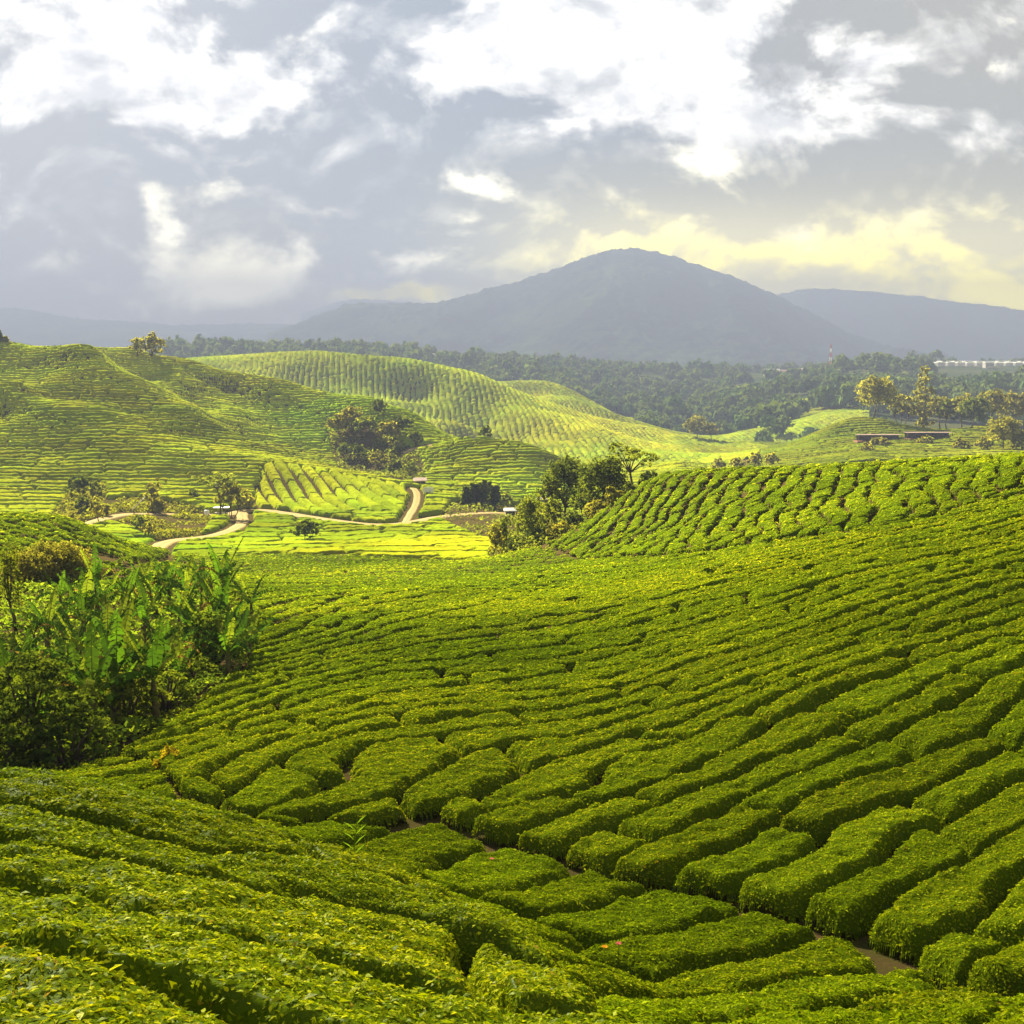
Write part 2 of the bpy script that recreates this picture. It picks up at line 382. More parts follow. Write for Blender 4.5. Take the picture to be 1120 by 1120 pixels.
def mat_solid(name, c1, c2, scale=2.0, rough=.85, bump=.4, spec=.2, detail=6):
    m = bpy.data.materials.new(name); m.use_nodes = True; t = m.node_tree; N = NT(t)
    b = t.nodes['Principled BSDF']; geo = t.nodes.new('ShaderNodeNewGeometry')
    nz = N.noise(geo.outputs['Position'], scale, detail, .6)
    t.links.new(N.mix(N.ss(nz, .35, .65), c1, c2), b.inputs['Base Color'])
    b.inputs['Roughness'].default_value = rough; b.inputs['Specular IOR Level'].default_value = spec * .3 if rough < .95 else 0
    bp = t.nodes.new('ShaderNodeBump'); bp.inputs['Strength'].default_value = bump; bp.inputs['Distance'].default_value = .1
    t.links.new(N.noise(geo.outputs['Position'], scale * 5, 5, .65), bp.inputs['Height']); t.links.new(bp.outputs[0], b.inputs['Normal'])
    return m
M_TEA = mat_foliage('tea_leaf', trans=.32, nscale=1.1, var=.16, spec=0, rough=.6, bump=.6, bscale=9)
M_TEANEAR = mat_foliage('tea_leaf_near', trans=.34, nscale=1.1, var=.18, spec=.025, rough=.5, bump=.6, bscale=9)
M_TEAFAR = mat_foliage('tea_far', trans=.04, nscale=.5, var=.25, bump=.9, bscale=1.6, spec=0)
M_TREE = mat_foliage('tree_leaf', trans=.5, nscale=.6, var=.25, spec=0, rough=.8, tint=(2.2, 2.05, 1.3))
M_BANANA = mat_foliage('banana_leaf', trans=.45, nscale=2.5, var=.2, rough=.5, spec=0, tint=(1.35, 1.22, .85), tcol=(1.3, 1.35, .5))
M_WOOD = mat_foliage('wood_leaf', trans=.2, nscale=.05, var=.4, spec=0, tint=(2.0, 2.1, 2.4))
M_SOIL = mat_solid('soil', (.06, .038, .016), (.05, .045, .012), .9, .95, .6)
M_BARK = mat_solid('bark', (.12, .09, .065), (.06, .045, .03), 6, .9, .6)
M_ROAD = mat_solid('dirt_road', (.55, .43, .27), (.42, .33, .2), .8, .95, .4)
M_FOREST = mat_solid('forest_floor', (.028, .045, .012), (.05, .06, .02), .05, .95, .3)
M_REDSOIL = mat_solid('red_soil', (.30, .15, .09), (.2, .12, .07), .08, .95, .4)
# ------------------------------------------------------------------ regions of the estate, as curves in plan
def curve_uw(pl, w0=1.7):
    return np.array([at(a, b, w0) if len(q) == 2 else (ray(a, b)[0], math.log(q[2])) for q in pl for a, b in [q[:2]]])
A_CREST = np.array([(float(ray(a, b)[0]), math.log(y)) for a, b, y in
    [(-200,860,19.5),(0,880,18.6),(100,893,18.8),(200,918,18.6),(300,950,18),(400,993,16.8),(500,1040,15.2),(600,1095,13.6),(680,1130,12.4),(800,1180,11),(1300,1300,8.5)]])
GULLY = np.array([(float(ray(a, b)[0]), math.log(y)) for a, b, y in
    [(-200,850,41),(0,850,41),(110,838,40),(160,842,38.5),(200,892,31),(300,914,28),(400,919,27.5),(470,907,28.5),(530,930,26.5),(620,962,24.5),(700,987,22.5),(800,1012,20.5),(900,1042,18.5),(1000,1087,16.5),(1060,1122,15),(1300,1250,11)]])
D_LINE = np.array([(float(ray(a, b)[0]), math.log(y)) for a, b, y in
    [(560,612,150),(600,613,135),(660,614,108),(720,614,97),(800,606,90),(930,592,81),(1030,566,80),(1120,535,88),(1300,510,100)]])
KNOLL = curve_uw([(-200,600,140),(0,650,88),(60,645,95),(120,640,102),(160,628,118),(180,620,128)])
def wline(cv, u): return np.interp(u, cv[:, 0], cv[:, 1])
def pip(u, w, poly):
    ins = np.zeros(np.shape(u), bool); n = len(poly)
    for i in range(n):
        x0, y0 = poly[i]; x1, y1 = poly[(i + 1) % n]
        c = ((y0 > w) != (y1 > w)); ins ^= c & (u < (x1 - x0) * (w - y0) / (y1 - y0 + 1e-12) + x0)
    return ins
def poly3(pl): return [(float(ray(a, b)[0]), math.log(y)) for a, b, y in pl]
SCRUB = poly3([(-300,850,38),(0,866,36),(70,868,36.5),(105,858,39),(150,838,42),(195,800,47),(235,765,53),(268,735,59),(272,700,70),(258,672,80),(225,650,90),(150,648,92),(60,655,88),(-60,650,88),(-300,640,92)])
GROVE = poly3([(540,612,146),(600,610,137),(640,590,140),(690,555,143),(722,523,150),(740,530,175),(660,585,190),(560,595,180),(535,603,160)])
ROADS = [
    ('curving dirt road running along the foot of the left hillside', 1.8, [(30,590,203),(75,578,215),(100,571,224),(114,568,230),(143,564,238),(180,565,246),(214,564,250),(250,563,252),(264,560,258),(290,560,262),(321,563,255),(350,568,247),(400,575,236),(430,575,235),(455,571,240),(482,565,252),(520,564,262),(560,562,272),(600,562,285)]),
    ('narrow dirt track dropping in a bend to the valley floor', 1.4, [(264,560,258),(266,568,240),(261,577,225),(243,583,214),(220,587,207),(196,590,202),(181,593,196),(172,600,186),(169,611,172),(169,618,160)]),
    ('short steep dirt track climbing between bright tea plots', .95, [(443,574,236),(447,562,252),(455,550,274),(457,540,295),(452,532,305)]),
    ('thin track looping round the top of the spur', 1.4, [(440,494,372),(470,487,378),(500,482,372),(520,481,366)]),
]
road_pl = [(lab, hw, np.array(poly3(pl))) for lab, hw, pl in ROADS]
def seg_dist(X, Y, P):
    d = np.full(np.shape(X), 1e9)
    for (x0, y0), (x1, y1) in zip(P[:-1], P[1:]):
        L = (x1 - x0) ** 2 + (y1 - y0) ** 2; t = np.clip(((X - x0) * (x1 - x0) + (Y - y0) * (y1 - y0)) / L, 0, 1)
        d = np.minimum(d, np.hypot(X - x0 - t * (x1 - x0), Y - y0 - t * (y1 - y0)))
    return d
def uw2xy(P): P = np.asarray(P); return np.c_[P[:, 0] * np.exp(P[:, 1]), np.exp(P[:, 1])]
def chaikin(P, n=2):
    for _ in range(n):
        Q = np.empty((2 * len(P) - 2, P.shape[1])); Q[0::2] = .75 * P[:-1] + .25 * P[1:]; Q[1::2] = .25 * P[:-1] + .75 * P[1:]
        P = np.vstack([P[:1], Q, P[-1:]])
    return P
road_xy = [(lab, hw, chaikin(uw2xy(P), 2)) for lab, hw, P in road_pl]

# ------------------------------------------------------------------ ground sheet
def grid_mesh(us, ws):
    U, W = np.meshgrid(us, ws); S = Hs(U, W); Y = np.exp(W)
    V = np.stack([U * Y, Y, S * Y], -1).reshape(-1, 3)
    n, m = U.shape; i = np.arange(n * m).reshape(n, m)
    Q = np.stack([i[:-1, :-1], i[:-1, 1:], i[1:, 1:], i[1:, :-1]], -1).reshape(-1, 4)
    return U, W, V, Q
us = np.arange(-.92, .9201, .008); ws = np.r_[np.arange(.9, 7.2, .008), np.arange(7.2, 9.45, .03)]
U, W, V, Q = grid_mesh(us, ws)
def mat_ground():
    m = mat_solid('ground', (.065, .042, .018), (.05, .045, .012), .5, .95, .6); t = m.node_tree; N = NT(t)
    b = t.nodes['Principled BSDF']; base = b.inputs['Base Color'].links[0].from_socket
    a = t.nodes.new('ShaderNodeAttribute'); a.attribute_name = 'Col'
    geo = t.nodes.new('ShaderNodeNewGeometry')
    frst = N.mix(N.ss(N.noise(geo.outputs['Position'], .02, 5, .6), .4, .62), (.03, .045, .013), (.06, .065, .022))
    t.links.new(N.mix(a.outputs['Fac'], base, frst), b.inputs['Base Color'])
    return m
fc = smooth(6.5, 6.75, W.ravel())
ground_o = mesh_np('ground', V, Q, mat_ground(), col=np.repeat(fc[:, None], 3, 1))
tag(ground_o, kind='structure')
# the soil in the gully path
# ------------------------------------------------------------------ row fields
def rowfield(samples, spacing, w0=1.7, urange=(-.7, .7), wrange=(2, 5.2), reach=.28):
    """phase phi whose whole numbers are the gaps between hedge rows, psi = distance along the rows"""
    T = []; Pp = []
    for s in samples:
        px, py, dx, dy = s[:4]; k = 6.0 / math.hypot(dx, dy)
        if len(s) > 4:
            u0 = float(ray(px, py)[0]); w_0 = math.log(s[4]); gx = dx; gy = dy; tt = np.array([gx, gy])
            Pp.append((u0, w_0)); T.append(tt / np.hypot(*tt)); continue
        a = at(px - dx * k, py - dy * k, w0); b = at(px + dx * k, py + dy * k, w0)
        t = np.array([b[0] - a[0], b[1] - a[1]]); T.append(t / (np.hypot(*t) + 1e-9)); Pp.append(((a[0] + b[0]) / 2, (a[1] + b[1]) / 2))
    T = np.array(T); Pp = np.array(Pp)
    uu, ww = np.meshgrid(np.arange(urange[0], urange[1], .035), np.arange(wrange[0], wrange[1], .035)); uu = uu.ravel(); ww = ww.ravel()
    d2 = (uu[:, None] - Pp[:, 0]) ** 2 + (ww[:, None] - Pp[:, 1]) ** 2
    wt = 1 / (d2 + .003) ** 1.5; t = wt @ T; t /= np.hypot(t[:, 0], t[:, 1])[:, None]
    n = np.c_[-t[:, 1], t[:, 0]]; Yw = np.exp(ww)
    cu, cw = np.meshgrid(np.arange(urange[0] - .1, urange[1] + .2, .13), np.arange(wrange[0] - .1, wrange[1] + .2, .13))
    cu = cu.ravel(); cw = cw.ravel(); sg = .2
    def basis(u, w, deriv):
        du = u[:, None] - cu; dw = w[:, None] - cw; g = np.exp(-(du ** 2 + dw ** 2) / (2 * sg * sg))
        if not deriv: return np.c_[g * 1.0, u, w]
        one = np.ones(len(u)); z = 0 * one
        return np.c_[-du / sg ** 2 * g, one, z], np.c_[-dw / sg ** 2 * g, z, one]
    Bu, Bw = basis(uu, ww, True)
    conf = 1 / (1 + d2.min(1) / .03)
    def fit(d, o, mag, wd, wo):
        a1 = (Bu * d[:, :1] + Bw * d[:, 1:]) / mag[:, None] * (wd * conf)[:, None]; b1 = wd * conf
        a2 = (Bu * o[:, :1] + Bw * o[:, 1:]) / mag[:, None] * (wo * conf)[:, None]
        Am = np.vstack([a1, a2]); bm = np.r_[b1, 0 * b1]
        return np.linalg.solve(Am.T @ Am + 1e-7 * np.eye(Am.shape[1]) * np.trace(Am.T @ Am) / Am.shape[1], Am.T @ bm)
    mag = Yw / spacing
    c1 = fit(n, t, mag, 1.0, 2.2); c2 = fit(t, n, Yw, 1.0, 1.0)
    def ev(c):
        # evaluate on a coarse grid then interpolate
        gu_ = np.arange(urange[0], urange[1] + .01, .01); gw_ = np.arange(wrange[0], wrange[1] + .01, .01)
        A, B = np.meshgrid(gu_, gw_); G = (basis(A.ravel(), B.ravel(), False) @ c).reshape(A.shape)
        def f(u, w):
            fu = np.clip((u - gu_[0]) / .01, 0, len(gu_) - 1.001); fw = np.clip((w - gw_[0]) / .01, 0, len(gw_) - 1.001)
            iu = fu.astype(int); iw = fw.astype(int); a = fu - iu; b = fw - iw
            # cubic in both directions for smooth gradients
            def wts(t): return (-.5*t+t*t-.5*t**3, 1-2.5*t*t+1.5*t**3, .5*t+2*t*t-1.5*t**3, -.5*t*t+.5*t**3)
            wu = wts(a); wv = wts(b); r = 0
            for p in range(4):
                for q in range(4):
                    r = r + wv[p] * wu[q] * G[np.clip(iw + p - 1, 0, G.shape[0] - 1), np.clip(iu + q - 1, 0, G.shape[1] - 1)]
            return r
        return f
    return ev(c1), ev(c2)
DIR_C = [(250,870,100,-45),(350,850,100,-45),(450,830,100,-35),(300,780,100,-35),(400,740,100,-12),(500,780,100,-6),(500,870,100,-45),(600,890,100,-42),(700,930,100,-55),(800,960,100,-58),(900,1000,100,-55),(1000,1040,100,-62),(1080,1060,100,-75),(1000,900,100,-48),(900,850,100,-42),(800,850,100,-40),(700,800,100,-22),(600,800,100,-3),(1050,800,100,-45),(1000,700,100,-40),(900,720,100,-42),(800,750,100,-35),(700,730,100,-25),(600,720,100,-14),(650,680,100,-20),(520,700,100,-12),(450,670,100,-40),(400,700,100,-45),(330,690,100,-60),(300,680,100,-65),(280,760,100,-45),(800,680,100,-25),(900,650,100,-25),(1050,640,100,-30),(600,640,100,-5),(700,640,100,-8),(450,640,100,-6),(350,640,100,0),(250,632,100,6),(550,622,100,0)]
DIR_B = [(150,880,100,-25),(430,955,100,-25),(500,985,100,-22),(600,1015,100,-22),(700,1050,100,-22),(850,1080,100,-20),(930,1100,100,-25),(350,935,100,-10)]
DIR_A = [(50,930,100,12),(150,1000,100,18),(300,1020,100,12),(150,1060,100,28),(300,1090,100,30),(400,1060,100,25),(500,1090,100,38),(50,1100,100,30),(250,960,100,18)]
DIR_D = [(640,600,100,-75),(700,580,60,-60),(760,570,40,-90),(820,560,12,-100),(900,560,0,-100),(1000,545,-6,-100),(1100,530,-14,-100),(760,600,40,-60),(860,590,12,-90),(960,580,2,-100)]
DIR_K = [(50,610,100,30),(100,610,100,35),(150,625,100,40),(30,590,100,20),(80,640,100,30),(0,620,100,20)]
# ------------------------------------------------------------------ tea hedges
LEAFC = np.array([(.165, .235, .002), (.215, .28, .002), (.27, .335, .003), (.09, .15, .002), (.36, .42, .015)])
def tea_cells(name, u0, u1, w0, w1, du, dw, field, length, regdist, hh=.95, seed=1, gapw=.065, round_=.36):
    us = np.arange(u0, u1, du); ws = np.arange(w0, w1, dw)
    U, W = np.meshgrid(us, ws); Y = np.exp(W); X = U * Y; S = Hs(U, W)
    pf, sf = field
    wob = fbm(X / 6.0, Y / 6.0, seed, 3) * .78 + fbm(X / 1.7, Y / 1.7, seed + 40, 2) * .12
    phi = pf(U, W) + wob
    psi = sf(U, W) / length + fbm(X / 6, Y / 6, seed + 9, 2) * .25
    def gmag(f):
        gy, gx = np.gradient(f); return np.hypot(gx / du, gy / dw) / Y + 1e-6
    gp = gmag(pf(U, W)); gs = gmag(sf(U, W) / length)
    i = np.floor(phi); fp = phi - i
    off = _hash(i, i * 0 + 3, seed) * 3.7
    ps = psi + off; j = np.floor(ps); fs = ps - j
    # uneven lengths: the cut between two hedges of a row is shifted at random
    cut = .5 * (_hash(i, j, seed + 5) - .5); j = np.where(fs < cut, j - 1, j)
    cutn = .5 * (_hash(i, j + 1, seed + 5) - .5); cut0 = .5 * (_hash(i, j, seed + 5) - .5)
    fs = ps - j
    j2 = np.where(fs > 1 + cutn, j + 1, j); ch = j2 != j; j = j2
    cut0 = .5 * (_hash(i, j, seed + 5) - .5); cutn = .5 * (_hash(i, j + 1, seed + 5) - .5); fs = ps - j
    a = np.minimum(fp, 1 - fp) / gp; b = np.minimum(fs - cut0, 1 + cutn - fs) / gs
    gl = (gapw + (.0006 if name in ('ridge', 'knoll') else .0011) * Y) * (1 + .9 * fbm(X / 3.5, Y / 3.5, seed + 20, 2))
    r = regdist(U, W, X, Y)
    rag = .10 * fbm(X / .7, Y / .7, seed + 60, 2) + .05 * fbm(X / .22, Y / .22, seed + 61, 2)
    a = np.maximum(a - gl + rag, -.2); b = np.maximum(b - (gapw if name not in ('ridge', 'knoll') else gl * .45), -.2)
    R_ = round_
    ca = np.clip(1 - a / R_, 0, None); cb = np.clip(1 - b / R_, 0, None); cr = np.clip(1 - r / R_, 0, None)
    e = 1 - np.sqrt(ca ** 2 + cb ** 2 + cr ** 2)
    t = np.clip(e, 0, 1)
    top = hh * (1 + .16 * (_hash(i, j, seed + 7) - .5) + .20 * fbm(X / 1.3, Y / 1.3, seed + 3, 3))
    h = top * (1 - (1 - t) ** 3.0) * (1 - .35 * smooth(70, 110, Y) * (name == 'slope')) + .085 * fbm(X / .33, Y / .33, seed + 4, 2) * (t > 0) - .04
    # here and there two rows have grown together
    ok = (e > -.02) & (r > 0)
    Z = S * Y + np.where(ok, h, -.05)
    n, m = U.shape; idx = np.arange(n * m).reshape(n, m)
    Q = np.stack([idx[:-1, :-1], idx[:-1, 1:], idx[1:, 1:], idx[1:, :-1]], -1).reshape(-1, 4)
    cid = ((i - i.min()) * 4096 + (j - j.min())).astype(np.int64).ravel(); okr = ok.ravel()
    cq = cid[Q]; keep = okr[Q].all(1) & (cq == cq[:, :1]).all(1)
    Q = Q[keep]; cq = cq[keep, 0]
    V = np.stack([X.ravel(), Y.ravel(), Z.ravel()], -1)
    rnd = _hash(i, j, seed + 11).ravel(); rnd2 = _hash(i, j, seed + 12).ravel()
    low = fbm(X / 14, Y / 14, seed + 30, 3).ravel()
    tint = (.86 + .25 * rnd + .35 * low)
    warm = np.clip(.5 + .8 * low + .5 * (rnd2 - .5), 0, 1)
    return dict(name=name, V=V, Q=Q, cid=cq, tint=tint, warm=warm, i=i.ravel(), j=j.ravel(), hgt=h.ravel())
def project(V):
    x, y, z = V[:, 0], V[:, 1], V[:, 2]
    d = y * cp - z * sp; b = (y * sp + z * cp) / d; a = x / d
    return 560 + F_PX * a, 560 - F_PX * b
def make_leaves(D, dens, r_):
    V, Q = D['V'], D['Q']
    p = V[Q]; c = p.mean(1); n = np.cross(p[:, 2] - p[:, 0], p[:, 3] - p[:, 1]); A = np.linalg.norm(n, axis=1) / 2
    n /= (2 * A + 1e-12)[:, None]
    Yc = c[:, 1]; ls = np.maximum(.054, .0024 * Yc)
    # fewer, not smaller, where the surface turns away from the camera
    inv = (np.abs(c[:, 0] / Yc) < .50)
    lam = A / ls ** 2 * dens * np.where(inv, 1, .25) * (1 - .55 * smooth(45, 110, Yc)) * (1 + .5 * smooth(20, 12, Yc) if False else 1 + .5 * (1 - smooth(12, 20, Yc)))
    k = r_.poisson(lam); qi = np.repeat(np.arange(len(Q)), k); N = len(qi)
    f1 = r_.random(N)[:, None]; f2 = r_.random(N)[:, None]
    P = (p[qi, 0] * (1 - f1) + p[qi, 1] * f1) * (1 - f2) + (p[qi, 3] * (1 - f1) + p[qi, 2] * f1) * f2
    jt = (.55 - .3 * smooth(30, 100, Yc[qi])); nn = n[qi] + np.c_[r_.normal(0, 1, N) * jt, r_.normal(0, 1, N) * jt, (.25 + np.abs(r_.normal(0, .35, N))) * (1 - .8 * smooth(30, 100, Yc[qi]))]
    nn /= np.linalg.norm(nn, axis=1)[:, None]
    th = r_.random(N) * 2 * np.pi; d = np.c_[np.cos(th), np.sin(th), r_.random(N) * .7]
    d -= nn * (d * nn).sum(1)[:, None]; d /= np.linalg.norm(d, axis=1)[:, None] + 1e-9
    s = np.cross(nn, d); L = (ls[qi] * r_.uniform(.55, 1.25, N) * np.where(r_.random(N) < .08, 1.6, 1))[:, None]; wd = L * .24
    P = P + n[qi] * (r_.random(N)[:, None] * .4 - .15) * L
    LV = np.stack([P, P + d * L * .5 + s * wd + nn * wd * .35, P + d * L - nn * .12 * L, P + d * L * .5 - s * wd + nn * wd * .35], 1)
    k = r_.random(N); hg = D['warm'][Q[qi, 0]]
    col = LEAFC[np.where(k < .32, 0, np.where(k < .56, 1, np.where(k < .78, 3, 2)))].copy()
    fresh = r_.random(N) < .10 * (1 + 1.2 * hg); col[fresh] = LEAFC[4]
    col[r_.random(N) < .006] = (.30, .24, .02)
    col *= (D['tint'][Q[qi, 0]] * r_.uniform(.75, 1.25, N))[:, None]
    col[:, 0] *= (.86 + .28 * hg)
    return LV, np.repeat(col[:, None], 4, 1), qi
def cells_to_parts(D, dens=2.3, seed=3):
    r_ = np.random.default_rng(seed)
    LV, LC, qi = make_leaves(D, dens, r_)
    base = np.array([(.10, .145, .003)]) * D['tint'][:, None]
    order = np.argsort(D['cid'], kind='stable'); cs = D['cid'][order]
    ids, st = np.unique(cs, return_index=True); en = np.r_[st[1:], len(cs)]
    lcid = D['cid'][qi]; lo = np.argsort(lcid, kind='stable'); lcs = lcid[lo]
    px, py = project(D['V'])
    cells = []
    for c, a, b in zip(ids, st, en):
        Q = D['Q'][order[a:b]]
        if len(Q) < 6: continue
        vid, inv = np.unique(Q, return_inverse=True); Q2 = inv.reshape(Q.shape)
        x, y = px[vid][Q2], py[vid][Q2]
        ar = .5 * np.abs((x[:, 2] - x[:, 0]) * (y[:, 3] - y[:, 1]) - (x[:, 3] - x[:, 1]) * (y[:, 2] - y[:, 0]))
        fr = (x[:, 0] > 0) & (x[:, 0] < 1120) & (y[:, 0] > 0) & (y[:, 0] < 1120)
        la, lb = np.searchsorted(lcs, c), np.searchsorted(lcs, c, 'right'); li = lo[la:lb]
        v = np.vstack([D['V'][vid], LV[li].reshape(-1, 3)])
        q = np.vstack([Q2, len(vid) + np.arange(4 * len(li)).reshape(-1, 4)])
        col = np.vstack([base[vid], LC[li].reshape(-1, 3)])
        cx, cy = px[vid], py[vid]
        cells.append(dict(V=v, Q=q, C=col, area=float((ar * fr).sum()), i=int(D['i'][vid[0]]), j=int(D['j'][vid[0]]),
                          cen=D['V'][vid].mean(0), px=float(cx.mean()), py=float(cy.mean()), w=float(cx.max() - cx.min()), reg=D['name'], nq=len(Q),
                          x0=float(cx.min()), x1=float(cx.max())))
    return cells
uA = lambda U: wline(A_CREST, U); uG = lambda U: wline(GULLY, U); uD = lambda U: wline(D_LINE, U)
SCRUB_XY = uw2xy(SCRUB); GROVE_XY = uw2xy(GROVE); closed = lambda P: np.vstack([P, P[:1]])
V_EDGE = np.array(poly3([(-200,612,170),(170,612,170),(300,603,170),(430,612,160),(540,614,147),(562,612,142)]))
def poly_out(U, W, X, Y, poly, pxy):
    ins = pip(U, W, poly); d = seg_dist(X, Y, closed(pxy)); return np.where(ins, -d, d)
def road_clear(X, Y):
    d = np.full(np.shape(X), 1e9)
    for lab, hw, P in road_xy: d = np.minimum(d, np.minimum(seg_dist(X, Y, P) - hw - .9, seg_dist(X, Y, P - np.array([0, 3.2])) - hw - .4))
    return d
GW_ = .55
def aoff(U): return .07 - .38 * smooth(.0, .09, U)
def rd_A(U, W, X, Y): return np.minimum((uA(U) + aoff(U) - W) * Y, 50)
def rd_B(U, W, X, Y):
    r = np.minimum((W - uA(U) - aoff(U)) * Y, (uG(U) - W) * Y - GW_ - .45 * fbm(X / 3, Y / 3, 77, 2))
    return np.minimum(r, poly_out(U, W, X, Y, SCRUB, SCRUB_XY))
KN = poly3([(-300,560,130),(0,640,92),(60,652,92),(120,646,104),(160,630,118),(186,618,135),(190,613,160),(-300,600,160)]); KN_XY = uw2xy(KN)
def rd_C(U, W, X, Y):
    r = (W - uG(U)) * Y - GW_ - .5 * fbm(X / 2.6, Y / 2.6, 78, 2)
    top = np.where(U > -.001, uD(U), wline(V_EDGE, U)); r = np.minimum(r, (top - W) * Y - .15)
    r = np.minimum(r, poly_out(U, W, X, Y, SCRUB, SCRUB_XY)); r = np.minimum(r, poly_out(U, W, X, Y, GROVE, GROVE_XY))
    r = np.minimum(r, poly_out(U, W, X, Y, KN, KN_XY) - .3)
    return np.minimum(r, road_clear(X, Y))
def rd_D(U, W, X, Y):
    r = np.minimum((W - uD(U)) * Y - .15, (math.log(170) - W) * Y)
    return np.where(U > -.001, np.minimum(r, poly_out(U, W, X, Y, GROVE, GROVE_XY)), -5)
def rd_K(U, W, X, Y):
    r = np.minimum(np.where(pip(U, W, KN), seg_dist(X, Y, closed(KN_XY)), -1) - .2, 50)
    bare = np.hypot((X - BARE[0]) / 3.0, (Y - BARE[1]) / 5.0)
    return np.minimum(r, (bare - 1) * 3)
BARE = spot(92, 612, 4.5)[:2]
fA = rowfield(DIR_A, 2.2, 1.7, (-.7, .7), (1.2, 3.2))
fB = rowfield(DIR_B, 1.8, 1.7, (-.7, .7), (2.2, 3.9))
fC = rowfield(DIR_C, 1.78, 1.7, (-.75, .75), (2.2, 5.3))
fD = rowfield(DIR_D, 1.85, math.log(75), (-.2, .75), (4.2, 5.3))
fK = rowfield(DIR_K, 1.9, math.log(85), (-.7, -.2), (4.3, 5.3))
LOWRES = 1.0
hedges = []
for nm, u0, u1, w0, w1, du, dw, fld, ln_, rd, sd, hh in [
    ('near', -.66, .66, math.log(4.0), 3.1, .0035, .0035, fA, 14, rd_A, 101, .62),
    ('strip', -.66, .66, 2.1, 3.75, .0026, .0026, fB, 7.5, rd_B, 202, .5),
    ('slope', -.60, .62, 2.4, 5.2, .0020, .0022, fC, 6.8, rd_C, 303, .58),
    ('ridge', -.05, .62, 4.2, 5.14, .0016, .0018, fD, 4.2, rd_D, 404, .6),
    ('knoll', -.60, -.26, 4.45, 5.1, .0018, .0020, fK, 3.2, rd_K, 505, .7)]:
    D = tea_cells(nm, u0, u1, w0, w1, du * LOWRES, dw * LOWRES, fld, ln_, rd, hh=hh, seed=sd)
    hedges += cells_to_parts(D, seed=sd)
hedges.sort(key=lambda c: -c['area'])
print('hedges', len(hedges), 'in view', sum(c['area'] > 4 for c in hedges), 'quads', sum(len(c['Q']) for c in hedges))
NIND = 300
groups = {}
HEDGE_OBJS = []
for c in hedges[:NIND]:
    o = mesh_np('tea_hedge', c['V'], c['Q'], M_TEANEAR if c['reg'] == 'near' else M_TEA, col=c['C'], loc=c['cen'])
    HEDGE_OBJS.append((o, c))
rest = hedges[NIND:]
off = np.cumsum([0] + [len(c['V']) for c in rest[:-1]])
o = mesh_np('tea_hedge_mass', np.vstack([c['V'] for c in rest]), np.vstack([c['Q'] + k for c, k in zip(rest, off)]), M_TEA, col=np.vstack([c['C'] for c in rest]))
tag(o, 'farther clipped tea hedges packed in rows over the valley floor and the upper slope', 'tea hedges', kind='stuff')
_ones = ['zeroth','first','second','third','fourth','fifth','sixth','seventh','eighth','ninth','tenth','eleventh','twelfth','thirteenth','fourteenth','fifteenth','sixteenth','seventeenth','eighteenth','nineteenth']
_tens = {2: 'twent', 3: 'thirt', 4: 'fort', 5: 'fift', 6: 'sixt', 7: 'sevent', 8: 'eight', 9: 'ninet'}
def ordinal(n):
    if n < 20: return _ones[n]
    if n > 99: return str(n)
    return _tens[n // 10] + ('ieth' if n % 10 == 0 else 'y-' + _ones[n % 10])
REG = {'near': ('leafy foreground tea hedge', 'from left', 'row up from bottom edge', 'nearest rows of tea hedges'),
       'strip': ('low tea hedge before the gully', 'from left', 'row from the bottom', 'tea hedges below the soil gully'),
       'slope': ('main slope tea hedge', 'from left', 'row from lower right', 'tea hedges on the main slope'),
       'ridge': ('tea hedge on the ridge', 'from its foot', 'column from right', 'tea hedges in columns on the ridge'),
       'knoll': ('tea hedge on the left knoll', 'from left', 'row from the bottom', 'tea hedges on the left knoll')}
_rows = {}
for c in hedges:
    if c['area'] > 12: _rows.setdefault(c['reg'], {}).setdefault(c['i'], []).append(c)
for reg, rows in _rows.items():
    for rk, i in enumerate(sorted(rows)):
        L = sorted(rows[i], key=(lambda c: c['px']) if reg != 'ridge' else (lambda c: -c['py']))
        for k, c in enumerate(L): c['rank'] = (k + 1, rk + 1)
for o, c in HEDGE_OBJS:
    a, b = c.get('rank', (1, 1)); nm, fr, rw, g = REG[c['reg']]
    size = 'long' if c['w'] > 170 else ('short' if c['w'] < 60 else '')
    tag(o, ('%s %s, %s %s in %s %s' % (size, nm, ordinal(a), fr, ordinal(b), rw)).strip(), 'tea hedge', g)

del rest
